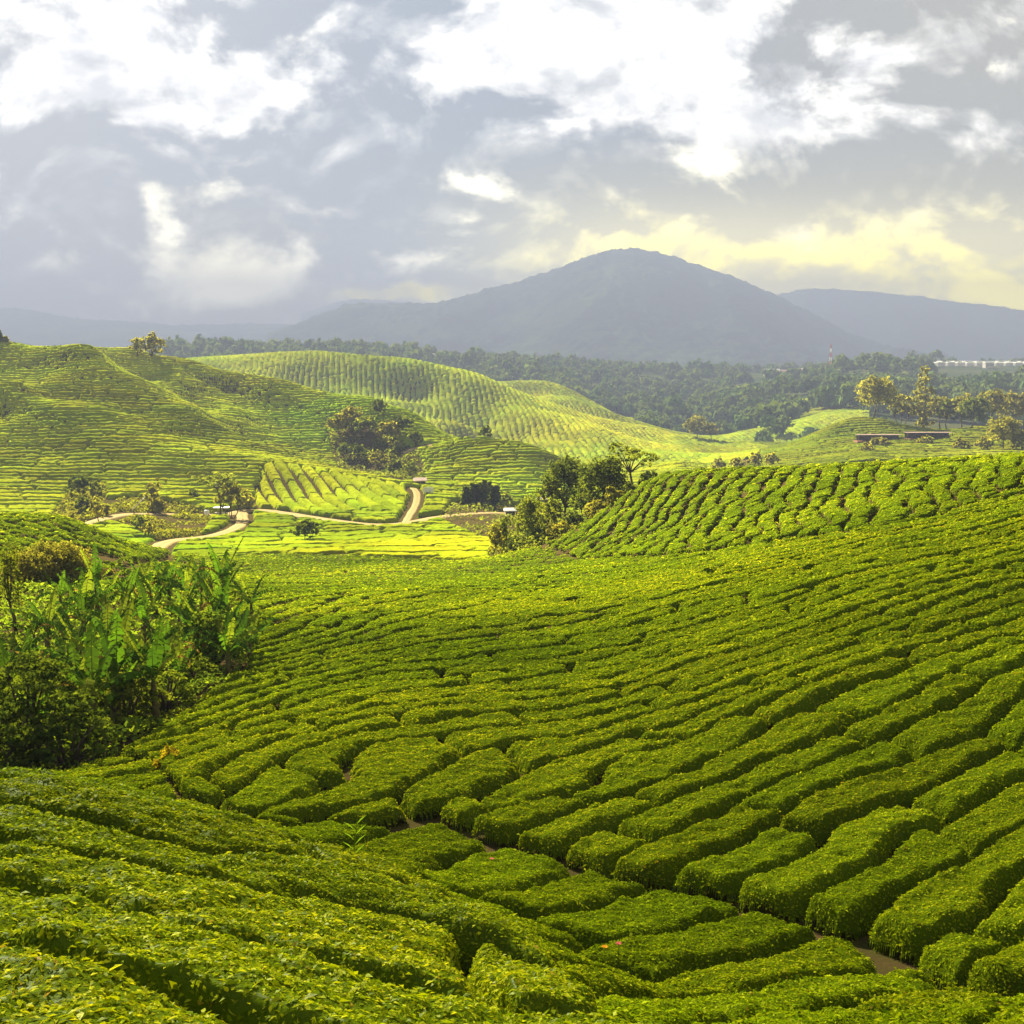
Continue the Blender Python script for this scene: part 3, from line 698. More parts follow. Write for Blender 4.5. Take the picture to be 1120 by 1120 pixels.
# ------------------------------------------------------------------ far tea: one mass per hillside family
CUT = poly3([(100,566,226),(112,548,262),(150,545,268),(222,560,256),(232,572,240),(216,590,204),(176,592,198),(150,580,215),(120,575,225)]); CUT_XY = uw2xy(CUT)
DARK = poly3([(360,478,402),(400,474,405),(452,492,375),(470,515,340),(440,536,312),(396,530,325),(372,512,350)]); DARK_XY = uw2xy(DARK)
GR2 = poly3([(495,548,288),(540,545,295),(610,560,290),(650,560,200),(670,600,172),(545,612,150),(540,585,200),(480,572,245)]); GR2_XY = uw2xy(GR2)
SLEFT = poly3([(40,575,212),(75,545,262),(80,530,282),(115,535,278),(118,566,232),(80,575,214)]); SLEFT_XY = uw2xy(SLEFT)
_l = math.log
flank_gap = .16
FLANK = [[at(a, b, _l(q)) for a, b in pl] for q, pl in [
    (240, [(15,386),(80,392),(125,402),(143,428),(205,466),(270,494),(160,474),(118,466),(70,436),(30,412)]),
    (240, [(205,402),(255,415),(357,438),(420,462),(465,492),(400,502),(330,502),(305,480),(245,432)]),
    (240, [(0,428),(50,452),(105,484),(60,500),(0,480)]),
    (200, [(0,505),(50,520),(76,545),(60,562),(0,562)]),
    (150, [(150,585),(172,600),(168,608),(140,596)]),
    (480, [(412,396),(448,401),(452,420),(470,440),(425,446),(408,420)]),
    (480, [(300,402),(345,404),(360,425),(330,430)]),
    (480, [(400,448),(480,450),(500,462),(480,478),(440,470)]),
    (480, [(548,470),(575,466),(600,480),(618,496),(585,498),(555,490)]),
    (480, [(610,455),(650,476),(640,488),(615,478)]),
    (480, [(560,424),(600,428),(640,448),(600,446)])]]
def far_tea(name, u0, u1, w0, w1, du, dw, mode, label, seed, hh=1.0, cm=1.0, rt=None):
    us = np.arange(u0, u1, du); ws = np.arange(w0, w1, dw)
    U, W = np.meshgrid(us, ws); Y = np.exp(W); X = U * Y; S = Hs(U, W); Z0 = S * Y
    nz = fbm(X / 22, Y / 22, seed, 3); n2 = fbm(X / 5, Y / 5, seed + 1, 2)
    if mode == 'left':
        phi = Z0 / 1.25 + Y / 5.8 + nz * .7 + n2 * .32; psi = X / 8.5 + .5 * n2
        pl = U * 560
        strip = smooth(.0, .02, U - float(ray(262, 500)[0])) * ((W > math.log(255)) & (W < math.log(306)) & (U < float(ray(445, 540)[0])))
        strip = (strip > .5) & (U > float(ray(262, 500)[0]) + .03 * fbm(Y / 12, Y * 0, 5, 2) + (.012 * (W - 5.54) / .1))
        phi = np.where(strip, (X * .93 + Y * .35) / 3.3 + nz * .2, phi); psi = np.where(strip, Y / 14.0, psi)
    else:
        phi = (X / 3.6 if rt is None else Z0 / 2.0 + Y / 9.0) + Y / 30 + nz * .6 + n2 * .1; psi = (Z0 / 2.6 + Y / 11) if rt is None else X / 14
    def gm(f):
        gy, gx = np.gradient(f); return np.hypot(gx / du, gy / dw) / Y + 1e-6
    gp = np.clip(gm(phi), .12, .8); gs = np.clip(gm(psi), .04, .4)
    i = np.floor(phi); fp = phi - i; ps = psi + _hash(i, i * 0 + 3, seed) * 2; j = np.floor(ps); fs = ps - j
    a = np.minimum(fp, 1 - fp) / gp; b = np.minimum(fs, 1 - fs) / gs
    gl = .42 * (1 + .8 * fbm(X / 9, Y / 9, seed + 44, 2)) if mode == 'left' else .3
    if rt: gl = gl + .3
    gl = np.minimum(gl, .32 / gp)
    r = road_clear(X, Y)
    for po, pxy in ((GROVE, GROVE_XY), (CUT, CUT_XY), (DARK, DARK_XY), (GR2, GR2_XY), (SLEFT, SLEFT_XY)):
        r = np.minimum(r, poly_out(U, W, X, Y, po, pxy))
    if mode == 'left':
        top = np.where(U > -.001, math.log(170), wline(V_EDGE, U)); r = np.minimum(r, (W - top) * Y)
        r = np.minimum(r, poly_out(U, W, X, Y, KN, KN_XY))
    for fp_ in FLANK: gl = gl + flank_gap * smooth(-6, 8, np.where(pip(U, W, fp_), 1, -1) * seg_dist(X, Y, closed(uw2xy(fp_))))
    gl = np.minimum(gl, .32 / gp)
    R_ = .5; ca = np.clip(1 - (a - gl) / R_, 0, None); cb = np.clip(1 - (b - gl * .3) / R_, 0, None) * (_hash(i, j, seed + 33) < .7); cr = np.clip(1 - r / R_, 0, None)
    e = np.clip(1 - np.sqrt(ca ** 2 + cb ** 2 + cr ** 2), 0, 1)
    h = hh * (1 - (1 - e) ** 2.5) * (1 + .2 * (_hash(i, j, seed + 2) - .5)) + .22 * fbm(X / .9, Y / .9, seed + 5, 2) * (e > .3) - .06
    if mode == 'left': h = h * (.5 + .5 * smooth(5.15, 5.65, W))
    ok = (e > 0) & (r > 0)
    bl = .205 + .02 * fbm(Y / 30, Y * 0, 8, 3)
    if mode == 'mid': ok &= ~((U > bl) & (Y < 750)) if rt is None else (U > bl)
    Z = Z0 + np.where(ok, h, -.25)
    V = np.stack([X, Y, Z], -1).reshape(-1, 3)
    n, m = U.shape; idx = np.arange(n * m).reshape(n, m)
    Q = np.stack([idx[:-1, :-1], idx[:-1, 1:], idx[1:, 1:], idx[1:, :-1]], -1).reshape(-1, 4)
    Q = Q[ok.ravel()[Q].sum(1) >= 2]
    vid, inv = np.unique(Q, return_inverse=True); Q = inv.reshape(Q.shape); V = V[vid]
    t = (.75 + .4 * _hash(i, j, seed + 8) + .5 * fbm(X / 40, Y / 40, seed + 9, 3)).ravel()[vid]
    wm = (_hash(i, j, seed + 10) + fbm(X / 60, Y / 60, seed + 12, 2)).ravel()[vid]
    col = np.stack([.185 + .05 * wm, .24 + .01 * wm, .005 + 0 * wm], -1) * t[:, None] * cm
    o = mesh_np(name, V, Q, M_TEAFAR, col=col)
    tag(o, label, 'tea hedges', kind='stuff'); return o
far_tea('tea_hedge_mass', -.56, .19, math.log(146), math.log(530), .0014, .0009, 'left', 'far rows of clipped tea terracing the big left hillside beyond the dirt road', 61, 1.15)
far_tea('tea_hedge_mass', -.34, .30, math.log(505), math.log(1080), .0014, .0013, 'mid', 'hazy tea rows over the rounded hills in the middle distance', 62, 1.3)
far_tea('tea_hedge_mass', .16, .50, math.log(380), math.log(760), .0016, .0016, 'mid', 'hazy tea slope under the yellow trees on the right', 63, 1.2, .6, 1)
# ------------------------------------------------------------------ dirt roads
for k, (lab, hw, P) in enumerate(road_xy):
    P = chaikin(P, 1); seg = np.gradient(P, axis=0); nrm = np.c_[-seg[:, 1], seg[:, 0]]; nrm /= np.linalg.norm(nrm, axis=1)[:, None]
    offs = np.array([-1, -.8, -.55, -.3, 0, .3, .55, .8, 1]) ; V = []
    jit = fbm(P[:, 0] / 3, P[:, 1] / 3, 31 + k, 2)
    for o_ in offs:
        w_ = hw * (1 + .18 * jit) * o_; q = P + nrm * w_[:, None]
        z = ground(q[:, 0], q[:, 1]) + .14 + .05 * (abs(o_) < .1) + .004 * k - .3 * (abs(o_) > .95)
        V.append(np.c_[q, z])
    V = np.stack(V, 1); n, m = V.shape[:2]; idx = np.arange(n * m).reshape(n, m)
    Q = np.stack([idx[:-1, :-1], idx[:-1, 1:], idx[1:, 1:], idx[1:, :-1]], -1).reshape(-1, 4)
    g = np.array([.5, .75, 1, .95, .62, .95, 1, .75, .5])[None, :, None] * np.ones((n, 1, 3))
    grass = np.array([.30, .26, .06])
    col = (g.reshape(-1, 3) * np.array([.62, .45, .20])) * .48 + (1 - g.reshape(-1, 3)) * grass * .5
    tag(mesh_np('dirt_road', V.reshape(-1, 3), Q, mat_foliage('road_dirt', trans=0, nscale=.8, var=.2, rough=.95, spec=.05), col=col), kind='structure')
# ------------------------------------------------------------------ mountains
def ridge_interp(sil):
    sil = np.array(sil, float); u, s = ray(sil[:, 0], sil[:, 1])
    def f(U):
        # smooth interpolation (finely sampled linear, then box smoothed)
        g = np.linspace(u[0], u[-1], 900); v = np.interp(g, u, s); k = 25
        v = np.convolve(np.pad(v, k, mode='edge'), np.ones(2 * k + 1) / (2 * k + 1), 'valid')
        return np.interp(U, g, v)
    return f, u[0], u[-1]
def mountain(name, sil, Yc, front, back, seed, rough, step=.0016, label=None, spur=700.0, bump=1.0):
    f, ua, ub = ridge_interp(sil)
    us = np.arange(ua, ub, step); ys = np.r_[np.linspace(Yc - front, Yc, 190), np.linspace(Yc, Yc + back, 26)[1:]]
    U, Yg = np.meshgrid(us, ys); X = U * Yc * (.25 + .75 * Yg / Yc)
    zc = f(us) * Yc; base = ground(X, Yg)
    t = np.where(Yg < Yc, (Yc - Yg) / (front * (.85 + .3 * fbm(X / spur, X * 0, seed, 2))), (Yg - Yc) / back)
    prof = (1 - smooth(0, 1, t)) * .75 + .25 * np.clip(1 - t, 0, 1) ** 2
    rid = 1 - np.abs(fbm(X / spur * 1.3 + .15 * fbm(X / 300, Yg / 300, seed + 3, 3), Yg / spur * .35, seed + 1, 5))
    Z = base - 4 + (zc[None, :] - base + 4) * prof + (rid - .8) * rough * np.clip(t * 3, 0, 1) * (1 - np.clip(t, 0, 1))
    tr = vnoise(X / 13, Yg / 13, seed + 7) ** 2 * 9 + vnoise(X / 7, Yg / 7, seed + 8) * 4 + vnoise(X / 30, Yg / 30, seed + 9) ** 3 * 8
    Z = Z + tr * bump
    V = np.stack([X, Yg, Z], -1).reshape(-1, 3); n, m = U.shape; idx = np.arange(n * m).reshape(n, m)
    Q = np.stack([idx[:-1, :-1], idx[:-1, 1:], idx[1:, 1:], idx[1:, :-1]], -1).reshape(-1, 4)
    g = (.9 + 1.1 * fbm(X / 160, Yg / 160, seed + 4, 4) + .3 * (vnoise(X / 14, Yg / 14, seed + 6) - .5)).ravel()[:, None]
    col = np.array([[.028, .045, .018]]) * g
    return tag(mesh_np(name, V, Q, M_MOUNT, col=col), kind='structure')
M_MOUNT = mat_foliage('mountain_forest', trans=0, nscale=.03, var=.3, rough=.95, spec=0)
mountain('mountain', [(300,372),(340,352),(362,341),(400,335),(440,336),(470,337),(500,330),(530,321),(560,313),(600,300),(625,290),(645,282),(668,276),(700,274),(725,280),(760,291),(800,305),(830,317),(860,330),(890,346),(920,362),(950,380),(985,394),(1020,402)], 4300, 1900, 700, 11, 280)
mountain('mountain', [(790,360),(840,330),(862,320),(890,316),(950,321),(1000,325),(1040,331),(1080,336),(1120,342),(1200,350),(1300,370)], 6200, 2200, 900, 12, 260, label='right')
mountain('mountain', [(330,345),(370,331),(400,328),(430,330),(470,336),(520,350),(600,380)], 7400, 900, 600, 13, 60, step=.0025)
mountain('mountain', [(-300,340),(-150,338),(-40,342),(20,338),(80,350),(140,354),(200,358),(260,356),(320,356),(380,366),(460,392)], 5600, 2300, 900, 14, 120, step=.002)
# ------------------------------------------------------------------ far woods: one mass
def wood_template(r_, n=64):
    d = r_.normal(size=(n, 3)); d /= np.linalg.norm(d, axis=1)[:, None]; d[:, 2] = np.abs(d[:, 2]) * 1.1 - .15
    lump = 1 + .3 * np.sin(d[:, 0] * 4 + r_.random() * 6) * np.cos(d[:, 1] * 5 + r_.random() * 6)
    c = d * lump[:, None] * r_.uniform(.8, 1.05, n)[:, None]
    nn = d + r_.normal(0, .5, (n, 3)); nn /= np.linalg.norm(nn, axis=1)[:, None]
    a = np.cross(nn, r_.normal(size=(n, 3))); a /= np.linalg.norm(a, axis=1)[:, None]; b = np.cross(nn, a)
    s = r_.uniform(.2, .38, n)[:, None]
    return np.stack([c - a * s - b * s * .7, c + a * s - b * s * .6, c + a * s * .8 + b * s * .8, c - a * s * .7 + b * s * .7], 1)
TEMPL = [wood_template(np.random.default_rng(50 + k)) for k in range(9)]
def wood(name, spots, label, mat, seed, colr=((.028, .05, .012), (.06, .075, .016)), n_t=9):
    r_ = np.random.default_rng(seed); VV = []; CC = []
    for (x, y, z, r, h) in spots:
        T = TEMPL[r_.integers(len(TEMPL))]; th = r_.random() * 6.28; c, s = math.cos(th), math.sin(th)
        q = T.reshape(-1, 3) @ np.array([[c, s, 0], [-s, c, 0], [0, 0, 1]])
        q = q * np.array([r, r, h * .55]) + np.array([x, y, z + h * .5])
        VV.append(q); k = r_.random(); c0 = np.array(colr[0]) * (1 - k) + np.array(colr[1]) * k
        CC.append(np.repeat(c0[None] * r_.uniform(.7, 1.3, (len(T), 1)), 4, 0))
    V = np.vstack(VV); Q = np.arange(len(V)).reshape(-1, 4)
    return tag(mesh_np(name, V, Q, mat, col=np.vstack(CC), smooth_=False), label, 'forest', kind='stuff')
r_ = np.random.default_rng(5); spots = []
tea_mid_u = float(ray(815, 480)[0])
for k in range(9000):
    w = r_.uniform(math.log(780), math.log(2600)); u = r_.uniform(-.52, .52); Y = math.exp(w); x = u * Y
    pxc = 560 + u * F_PX
    if Y < 1090 and pxc < 830 and not (pxc > 700 and Y > 900): continue
    if Y < 900 and pxc > 830 and Y < 690: continue
    if 1230 < Y < 1900 and pxc > 1000 + 45 * vnoise(np.array(Y / 90), np.array(0.), 6): continue
    if 1500 < Y < 1800 and 815 < pxc < 880: continue
    if vnoise(np.array(x / 60), np.array(Y / 90), 3) < .22: continue
    z = float(ground(x, Y)); h = r_.uniform(8, 15) * (1.35 if r_.random() < .08 else 1); spots.append((x, Y, z - 1, h * r_.uniform(.35, .55), h))
for k in range(520):   # wooded ridge behind the left hillside
    px = r_.uniform(-60, 470); Y = r_.uniform(1330, 1520); x, y, z = place(px, Y); h = r_.uniform(9, 19); spots.append((x, y, z - 1, h * .38, h))
print('wood', len(spots))
wood('forest', spots, 'dark hazy woodland covering the far hills below the mountain', M_WOOD, 8)
# ------------------------------------------------------------------ haze
hz = MB(); hz.box((0, 3500, 160), (5200, 3800, 310)); hz_m = bpy.data.materials.new('haze'); hz_m.use_nodes = True
ht = hz_m.node_tree; ht.nodes.clear(); pv = ht.nodes.new('ShaderNodeVolumePrincipled'); ho = ht.nodes.new('ShaderNodeOutputMaterial')
pv.inputs['Color'].default_value = (.140, .162, .245, 1); pv.inputs['Density'].default_value = .00047; pv.inputs['Anisotropy'].default_value = .12
ht.links.new(pv.outputs[0], ho.inputs['Volume'])
haze = hz.build('haze', hz_m, smooth_=False); tag(haze, 'pale blue violet haze filling the valley', 'haze', kind='stuff')
# ------------------------------------------------------------------ trees and shrubs
def leaf_cards(c, nrm, size, r_, flat=.3, fold=.35):
    """one folded leaf spray per point: c (n,3), nrm (n,3) outward, size (n,)"""
    n = len(c); nn = nrm + r_.normal(0, .55, (n, 3)); nn /= np.linalg.norm(nn, axis=1)[:, None] + 1e-9
    a = r_.normal(size=(n, 3)); a[:, 2] *= flat; a -= nn * (a * nn).sum(1)[:, None]; a /= np.linalg.norm(a, axis=1)[:, None] + 1e-9
    b = np.cross(nn, a); s = size[:, None]
    return np.stack([c - a * s * .5, c + b * s * .32 + nn * s * .1 * fold, c + a * s * .55 - nn * s * .12, c - b * s * .32 + nn * s * .1 * fold], 1)
def crown_np(lumps, leaf, dens, r_, cols, flat=.3, sparse=0.0, core=True):
    """lumps: (x,y,z,rx,rz). leaf sprays fill a shell of every lump, clustered into sprigs so that gaps remain"""
    VV = []; CC = []
    for (x, y, z, rx, rz) in lumps:
        area = 4 * math.pi * ((rx * rx + 2 * rx * rz) / 3); n = int(max(30, area / leaf ** 2 * dens))
        ns = max(6, n // 14)
        d = r_.normal(size=(ns, 3)); d /= np.linalg.norm(d, axis=1)[:, None]
        rad = r_.uniform(.55, 1.08, ns) ** .6
        cen = d * rad[:, None]; k = r_.integers(0, ns, n)
        if sparse: k = k[r_.random(len(k)) > sparse]
        p = cen[k] + r_.normal(0, .16, (len(k), 3)); nrm = d[k] + np.array([0, 0, .35])
        P = p * np.array([rx, rx, rz]) + np.array([x, y, z])
        VV.append(leaf_cards(P, nrm, leaf * r_.uniform(.7, 1.4, len(P)), r_, flat))
        kk = r_.random(ns); c = np.array(cols[0])[None] * (1 - kk[:, None]) + np.array(cols[1])[None] * kk[:, None]
        CC.append(np.repeat((c[k] * r_.uniform(.7, 1.3, (len(P), 1)))[:, None], 4, 1).reshape(-1, 3))
    LV = np.concatenate(VV); return LV.reshape(-1, 3), np.arange(len(LV) * 4).reshape(-1, 4), np.vstack(CC)
DARKG = ((.020, .034, .010), (.050, .066, .016)); MIDG = ((.045, .065, .014), (.085, .105, .018)); YELG = ((.075, .085, .022), (.125, .13, .028)); OLIVE = ((.06, .07, .02), (.11, .11, .03))
def make_tree(px, py, Y, W_, H_, kind, cols, label, cat='tree', group=None, seed=1, name=None, leafpx=2.9, base=None):
    """W_, H_ in metres; base of the trunk at photo column px at distance Y"""
    r_ = np.random.default_rng(seed); x, y, z = base if base else place(px, Y)
    nm = name or {'round': 'broadleaf_tree', 'umbrella': 'spreading_tree', 'fir': 'conifer_tree', 'column': 'columnar_tree', 'bush': 'bush', 'slender': 'slender_tree', 'clump': 'conifer_clump', 'multi': 'broadleaf_tree'}[kind]
    t = tag(empty(nm, (x, y, z - .1)), label, cat, group)
    leaf = max(.10, leafpx * Y / F_PX); tm = MB(); lumps = []; R0 = W_ / 2
    tr = max(.08, H_ * .018); lim = []
    def limb(p0, p1, r0, r1):
        p0 = Vector(p0); p1 = Vector(p1); m = (p0 + p1) / 2 + Vector((r_.normal(0, .04), r_.normal(0, .04), .03)) * (p1 - p0).length
        tm.tube([p0, m, p1], [r0, (r0 + r1) / 2, r1], 6)
    if kind in ('round', 'umbrella', 'slender', 'multi'):
        th = {'round': .38, 'umbrella': .6, 'slender': .35, 'multi': .3}[kind] * H_
        trunks = 1 if kind != 'multi' else 3
        for q in range(trunks):
            bx = 0 if trunks == 1 else (q - 1) * W_ * .17; lean = r_.normal(0, .04, 2) * H_ if trunks == 1 else np.array([bx * .5, 0])
            top = (bx + lean[0], lean[1], th); limb((bx * .5, 0, 0), top, tr * (1.3 if trunks == 1 else .8), tr * .7)
            nl = {'round': 11, 'umbrella': 9, 'slender': 6, 'multi': 6}[kind]
            for k in range(nl):
                a = k * 2.4 + r_.random(); f = math.sqrt((k + .5) / nl)
                if kind == 'umbrella': zz = H_ * r_.uniform(.78, .98) - f * H_ * .12; rr = R0 * f * .95; lr = R0 * r_.uniform(.24, .36); lz = lr * .42
                elif kind == 'slender': zz = H_ * (.4 + .55 * k / nl); rr = R0 * .4 * (1 - .5 * k / nl); lr = R0 * r_.uniform(.45, .6); lz = lr * 1.2
                elif kind == 'multi': zz = H_ * r_.uniform(.5, .9); rr = R0 * f * .55; lr = R0 * r_.uniform(.28, .4); lz = lr * .8
                else: zz = H_ * (.58 + .34 * (1 - f * f) * r_.uniform(.8, 1.05)) - (f > .8) * H_ * .08; rr = R0 * f * .78; lr = R0 * r_.uniform(.38, .52); lz = lr * .85
                cx, cy = top[0] + math.cos(a) * rr, top[1] + math.sin(a) * rr
                limb(top, (cx, cy, zz - lz * .3), tr * .5, tr * .15); lumps.append((cx, cy, zz, lr, lz))
            if kind == 'slender': limb(top, (top[0], top[1], H_ * .92), tr * .6, tr * .15)
        flat, dens, sparse = .3, (1.9 if kind != 'umbrella' else 1.3), 0
    elif kind == 'bush':
        for k in range(9):
            a = k * 2.4 + r_.random(); f = math.sqrt((k + .3) / 9); lr = R0 * r_.uniform(.3, .46)
            lumps.append((math.cos(a) * R0 * .66 * f, math.sin(a) * R0 * .66 * f, H_ * (.30 + .4 * (1 - f * f)), lr, min(lr * .9, H_ * .35)))
            limb((0, 0, 0), (math.cos(a) * R0 * .5 * f, math.sin(a) * R0 * .5 * f, H_ * .4), tr * .7, tr * .2)
        flat, dens, sparse = .3, 2.0, 0
    elif kind in ('fir', 'clump', 'column'):
        ns = 1 if kind != 'clump' else 9
        for q in range(ns):
            hx = 0 if ns == 1 else (q - 4) / 4.5 * R0 * .85; hy = 0 if ns == 1 else r_.normal(0, .2) * R0; hh = H_ * (1 if ns == 1 else r_.uniform(.75, 1) * (1 - .28 * abs(q - 4) / 4))
            limb((hx, hy, 0), (hx, hy, hh * .96), tr, tr * .2); m = 8
            for k in range(m):
                f = k / (m - 1)
                rr = (R0 * (1 - f) * .9 + .08 * R0) if kind == 'fir' else (R0 * .27 * (1 - .55 * f) if kind == 'clump' else R0 * (.62 + .38 * math.sin(3.1 * min(1, f * 1.1 + .1))) * (1 - .35 * f * f))
                for b in range(3 if kind != 'fir' else 5):
                    a = b * 2.1 + k * .8; lumps.append((hx + math.cos(a) * rr * .5, hy + math.sin(a) * rr * .5, hh * (.14 + .82 * f), rr * .55 + .05, hh * .075))
        flat, dens, sparse = 1.2, 1.8, 0
    tm.c = [(.09, .07, .05)] * len(tm.v)
    tm.build('trunk', M_BARK, t)
    V, Q, c = crown_np(lumps, leaf, dens, r_, cols, flat, sparse)
    mesh_np('crown', V, Q, M_TREE, parent=t, col=c, smooth_=False)
    return t
m2 = lambda w, Y: w * Y / F_PX
T = make_tree
GRP = 'trees of the dark grove at the foot of the ridge'
def tr(px, top, bot, w, Y, kind, cols, label, cat='tree', group=None, seed=0, **k):
    """crown top / trunk base rows of the photo; tree stands at distance Y"""
    x, y, z = place(px, Y); u, st = ray(px, top); H_ = max(1.0, float(st) * Y - z) if bot is None else m2(bot - top, Y)
    return make_tree(px, bot, Y, m2(w, Y), H_, kind, cols, label, cat, group, seed, **k)
tr(577, 541, None, 40, 151, 'slender', MIDG, 'tall slender tree with a thin trunk at the left front of the grove', group=GRP, seed=1)
tr(618, 497, None, 56, 168, 'round', DARKG, 'dark rounded tree at the back left of the grove', group=GRP, seed=2)
tr(650, 498, None, 66, 158, 'round', DARKG, 'biggest broad crowned tree in the middle of the grove', group=GRP, seed=3)
tr(692, 479, None, 62, 158, 'umbrella', MIDG, 'tallest tree of the grove with a flat airy spreading crown', group=GRP, seed=4)
tr(666, 495, None, 30, 166, 'umbrella', DARKG, 'small airy tree between the broad crown and the tallest tree of the grove', group=GRP, seed=5)
tr(709, 506, None, 38, 153, 'bush', DARKG, 'dark bushy tree at the upper right end of the grove on the ridge edge', group=GRP, seed=6)
tr(672, 524, None, 30, 150, 'bush', YELG, 'yellowish bush under the tallest tree of the grove', 'bush', seed=7)
tr(606, 545, None, 34, 156, 'round', MIDG, 'mid green tree in front of the dark rounded grove tree', group=GRP, seed=8)
tr(630, 556, None, 40, 150, 'bush', DARKG, 'dark undergrowth bush below the broad crowned grove tree', 'bush', seed=9)
tr(655, 540, None, 40, 150, 'bush', OLIVE, 'olive bush on the slope under the broad crown', 'bush', seed=10)
tr(590, 575, None, 42, 147, 'bush', DARKG, 'dark bush at the foot of the slender grove tree', 'bush', seed=11)
tr(612, 570, None, 40, 145, 'bush', OLIVE, 'olive green bush low in the middle of the grove', 'bush', seed=12)
tr(566, 586, None, 36, 148, 'bush', DARKG, 'lowest dark bush at the bright valley edge of the grove', 'bush', seed=13)
tr(540, 572, None, 26, 152, 'slender', YELG, 'thin yellow green sapling left of the grove', seed=14)
tr(553, 566, None, 26, 156, 'slender', MIDG, 'leafy sapling close against the left side of the grove', seed=15)
tr(638, 522, None, 30, 172, 'round', OLIVE, 'olive tree crown half hidden behind the broad crowned grove tree', group=GRP, seed=16)
tr(598, 520, None, 26, 170, 'round', OLIVE, 'small olive tree at the far left back of the grove', group=GRP, seed=17)
tr(690, 520, None, 26, 150, 'bush', DARKG, 'dark bush round the trunk of the tallest grove tree', 'bush', seed=18)
tr(526, 519, 554, 46, 285, 'clump', DARKG, 'dense dark clump of young conifers on the bank above the road', 'conifer clump', seed=20)
tr(553, 540, 560, 18, 290, 'bush', MIDG, 'small bush right of the conifer clump', 'bush', seed=21)
tr(570, 538, 566, 18, 230, 'bush', OLIVE, 'olive bush between the conifer clump and the grove', 'bush', seed=22)
tr(530, 469, 486, 14, 366, 'round', DARKG, 'lone small dark tree on top of the spur beside the looping track', seed=23)
for k, (px, tp, w, Y, kd, cl, lb) in enumerate([
    (370, 474, 26, 398, 'round', OLIVE, 'leftmost tree of the dark hollow on the left hillside'), (385, 470, 24, 402, 'round', OLIVE, 'pale topped tree in the upper left of the hollow'),
    (400, 478, 24, 392, 'round', MIDG, 'round leafy tree in the middle of the hollow'), (414, 472, 20, 404, 'round', DARKG, 'small dark tree at the upper middle of the hollow'),
    (425, 484, 24, 385, 'round', OLIVE, 'olive tree right of the middle of the hollow'), (441, 482, 24, 388, 'round', DARKG, 'dark tree close to the right edge of the hollow'),
    (455, 492, 18, 378, 'bush', DARKG, 'rightmost low dark bush of the hollow'), (390, 496, 26, 372, 'bush', DARKG, 'dark bush in the shade below the round leafy hollow tree'),
    (412, 500, 26, 362, 'bush', OLIVE, 'olive bush low in the centre of the hollow'), (432, 506, 26, 352, 'bush', DARKG, 'low dark bush in the lower right of the hollow'),
    (448, 516, 22, 332, 'bush', MIDG, 'green bush just above the little hut'), (376, 500, 20, 374, 'bush', DARKG, 'lowest dark bush at the left of the hollow')]):
    tr(px, tp, tp + 22, w, Y, kd, cl, lb, 'tree' if kd == 'round' else 'bush', seed=30 + k)
tr(154, 371, 398, 22, 458, 'bush', YELG, 'yellow green half of the two rounded trees on the left crest', 'tree', seed=50, name='broadleaf_tree')
tr(169, 369, 402, 32, 462, 'bush', OLIVE, 'darker taller dome shaped tree on the left crest', 'tree', seed=51, name='broadleaf_tree')
tr(5, 362, 378, 14, 421, 'fir', DARKG, 'little fir on the crest at the left edge', seed=52)
tr(12, 366, 378, 9, 421, 'bush', OLIVE, 'brownish bush beside the little crest fir', 'bush', seed=53)
tr(238, 508, 564, 52, 246, 'umbrella', MIDG, 'tall spreading tree with several thin trunks beside the road bend', seed=54)
tr(250, 525, 566, 34, 247, 'multi', OLIVE, 'lower olive tree standing against the tall spreading roadside tree', seed=55)
tr(265, 540, 562, 30, 262, 'bush', YELG, 'yellowish roadside bush right of the tall spreading tree', 'bush', seed=56)
tr(210, 537, 551, 18, 268, 'bush', DARKG, 'round dark bush standing alone on the bright tea plot', 'bush', seed=57)
tr(166, 528, 562, 22, 250, 'slender', OLIVE, 'slender olive tree in front of the earth bank', seed=58)
tr(170, 545, 564, 26, 246, 'bush', OLIVE, 'brown green bush at the foot of the earth bank', 'bush', seed=59)
tr(85, 527, 552, 26, 262, 'round', DARKG, 'dark round tree above the left stretch of road', seed=60)
tr(88, 548, 568, 24, 240, 'bush', DARKG, 'dark scrubby bush below the dark round tree', 'bush', seed=61)
tr(104, 545, 574, 20, 226, 'slender', YELG, 'thin yellow olive tree at the roadside on the left', seed=62)
tr(100, 530, 552, 18, 268, 'bush', MIDG, 'green bush beside the dark round tree', 'bush', seed=63)
tr(72, 556, 574, 22, 220, 'bush', OLIVE, 'olive bush on the verge left of the thin yellow tree', 'bush', seed=64)
tr(113, 552, 568, 12, 234, 'bush', YELG, 'small yellow bush where the left road widens', 'bush', seed=65)
tr(331, 575, 600, 28, 203, 'round', DARKG, 'solitary round dark tree on the valley floor', seed=66)
tr(150, 566, 590, 24, 212, 'bush', MIDG, 'leafy green shrub tumbling down between the two dirt tracks', 'bush', seed=67)
tr(160, 578, 600, 20, 202, 'bush', YELG, 'pale green shrub at the lower end between the two dirt tracks', 'bush', seed=68)
for k, (px, tp, w, Y) in enumerate([(711, 503, 30, 185), (734, 505, 24, 190), (761, 506, 26, 195)]):
    x, y, z = place(px, Y); s_ = float(ray(px, tp)[1]) * Y - z
    make_tree(px, 0, Y, m2(w, Y), s_, 'bush', DARKG, ['leftmost', 'middle', 'rightmost'][k] + ' of the three dark bush tops showing just behind the ridge crest', 'bush', 'bushes behind the ridge crest', 70 + k)
tr(763, 460, 482, 26, 740, 'round', YELG, 'pale round tree at the tip of the hazy tea hill', seed=75)
tr(778, 466, 486, 16, 735, 'round', OLIVE, 'smaller pale tree right of the round tree at the hill tip', seed=76)
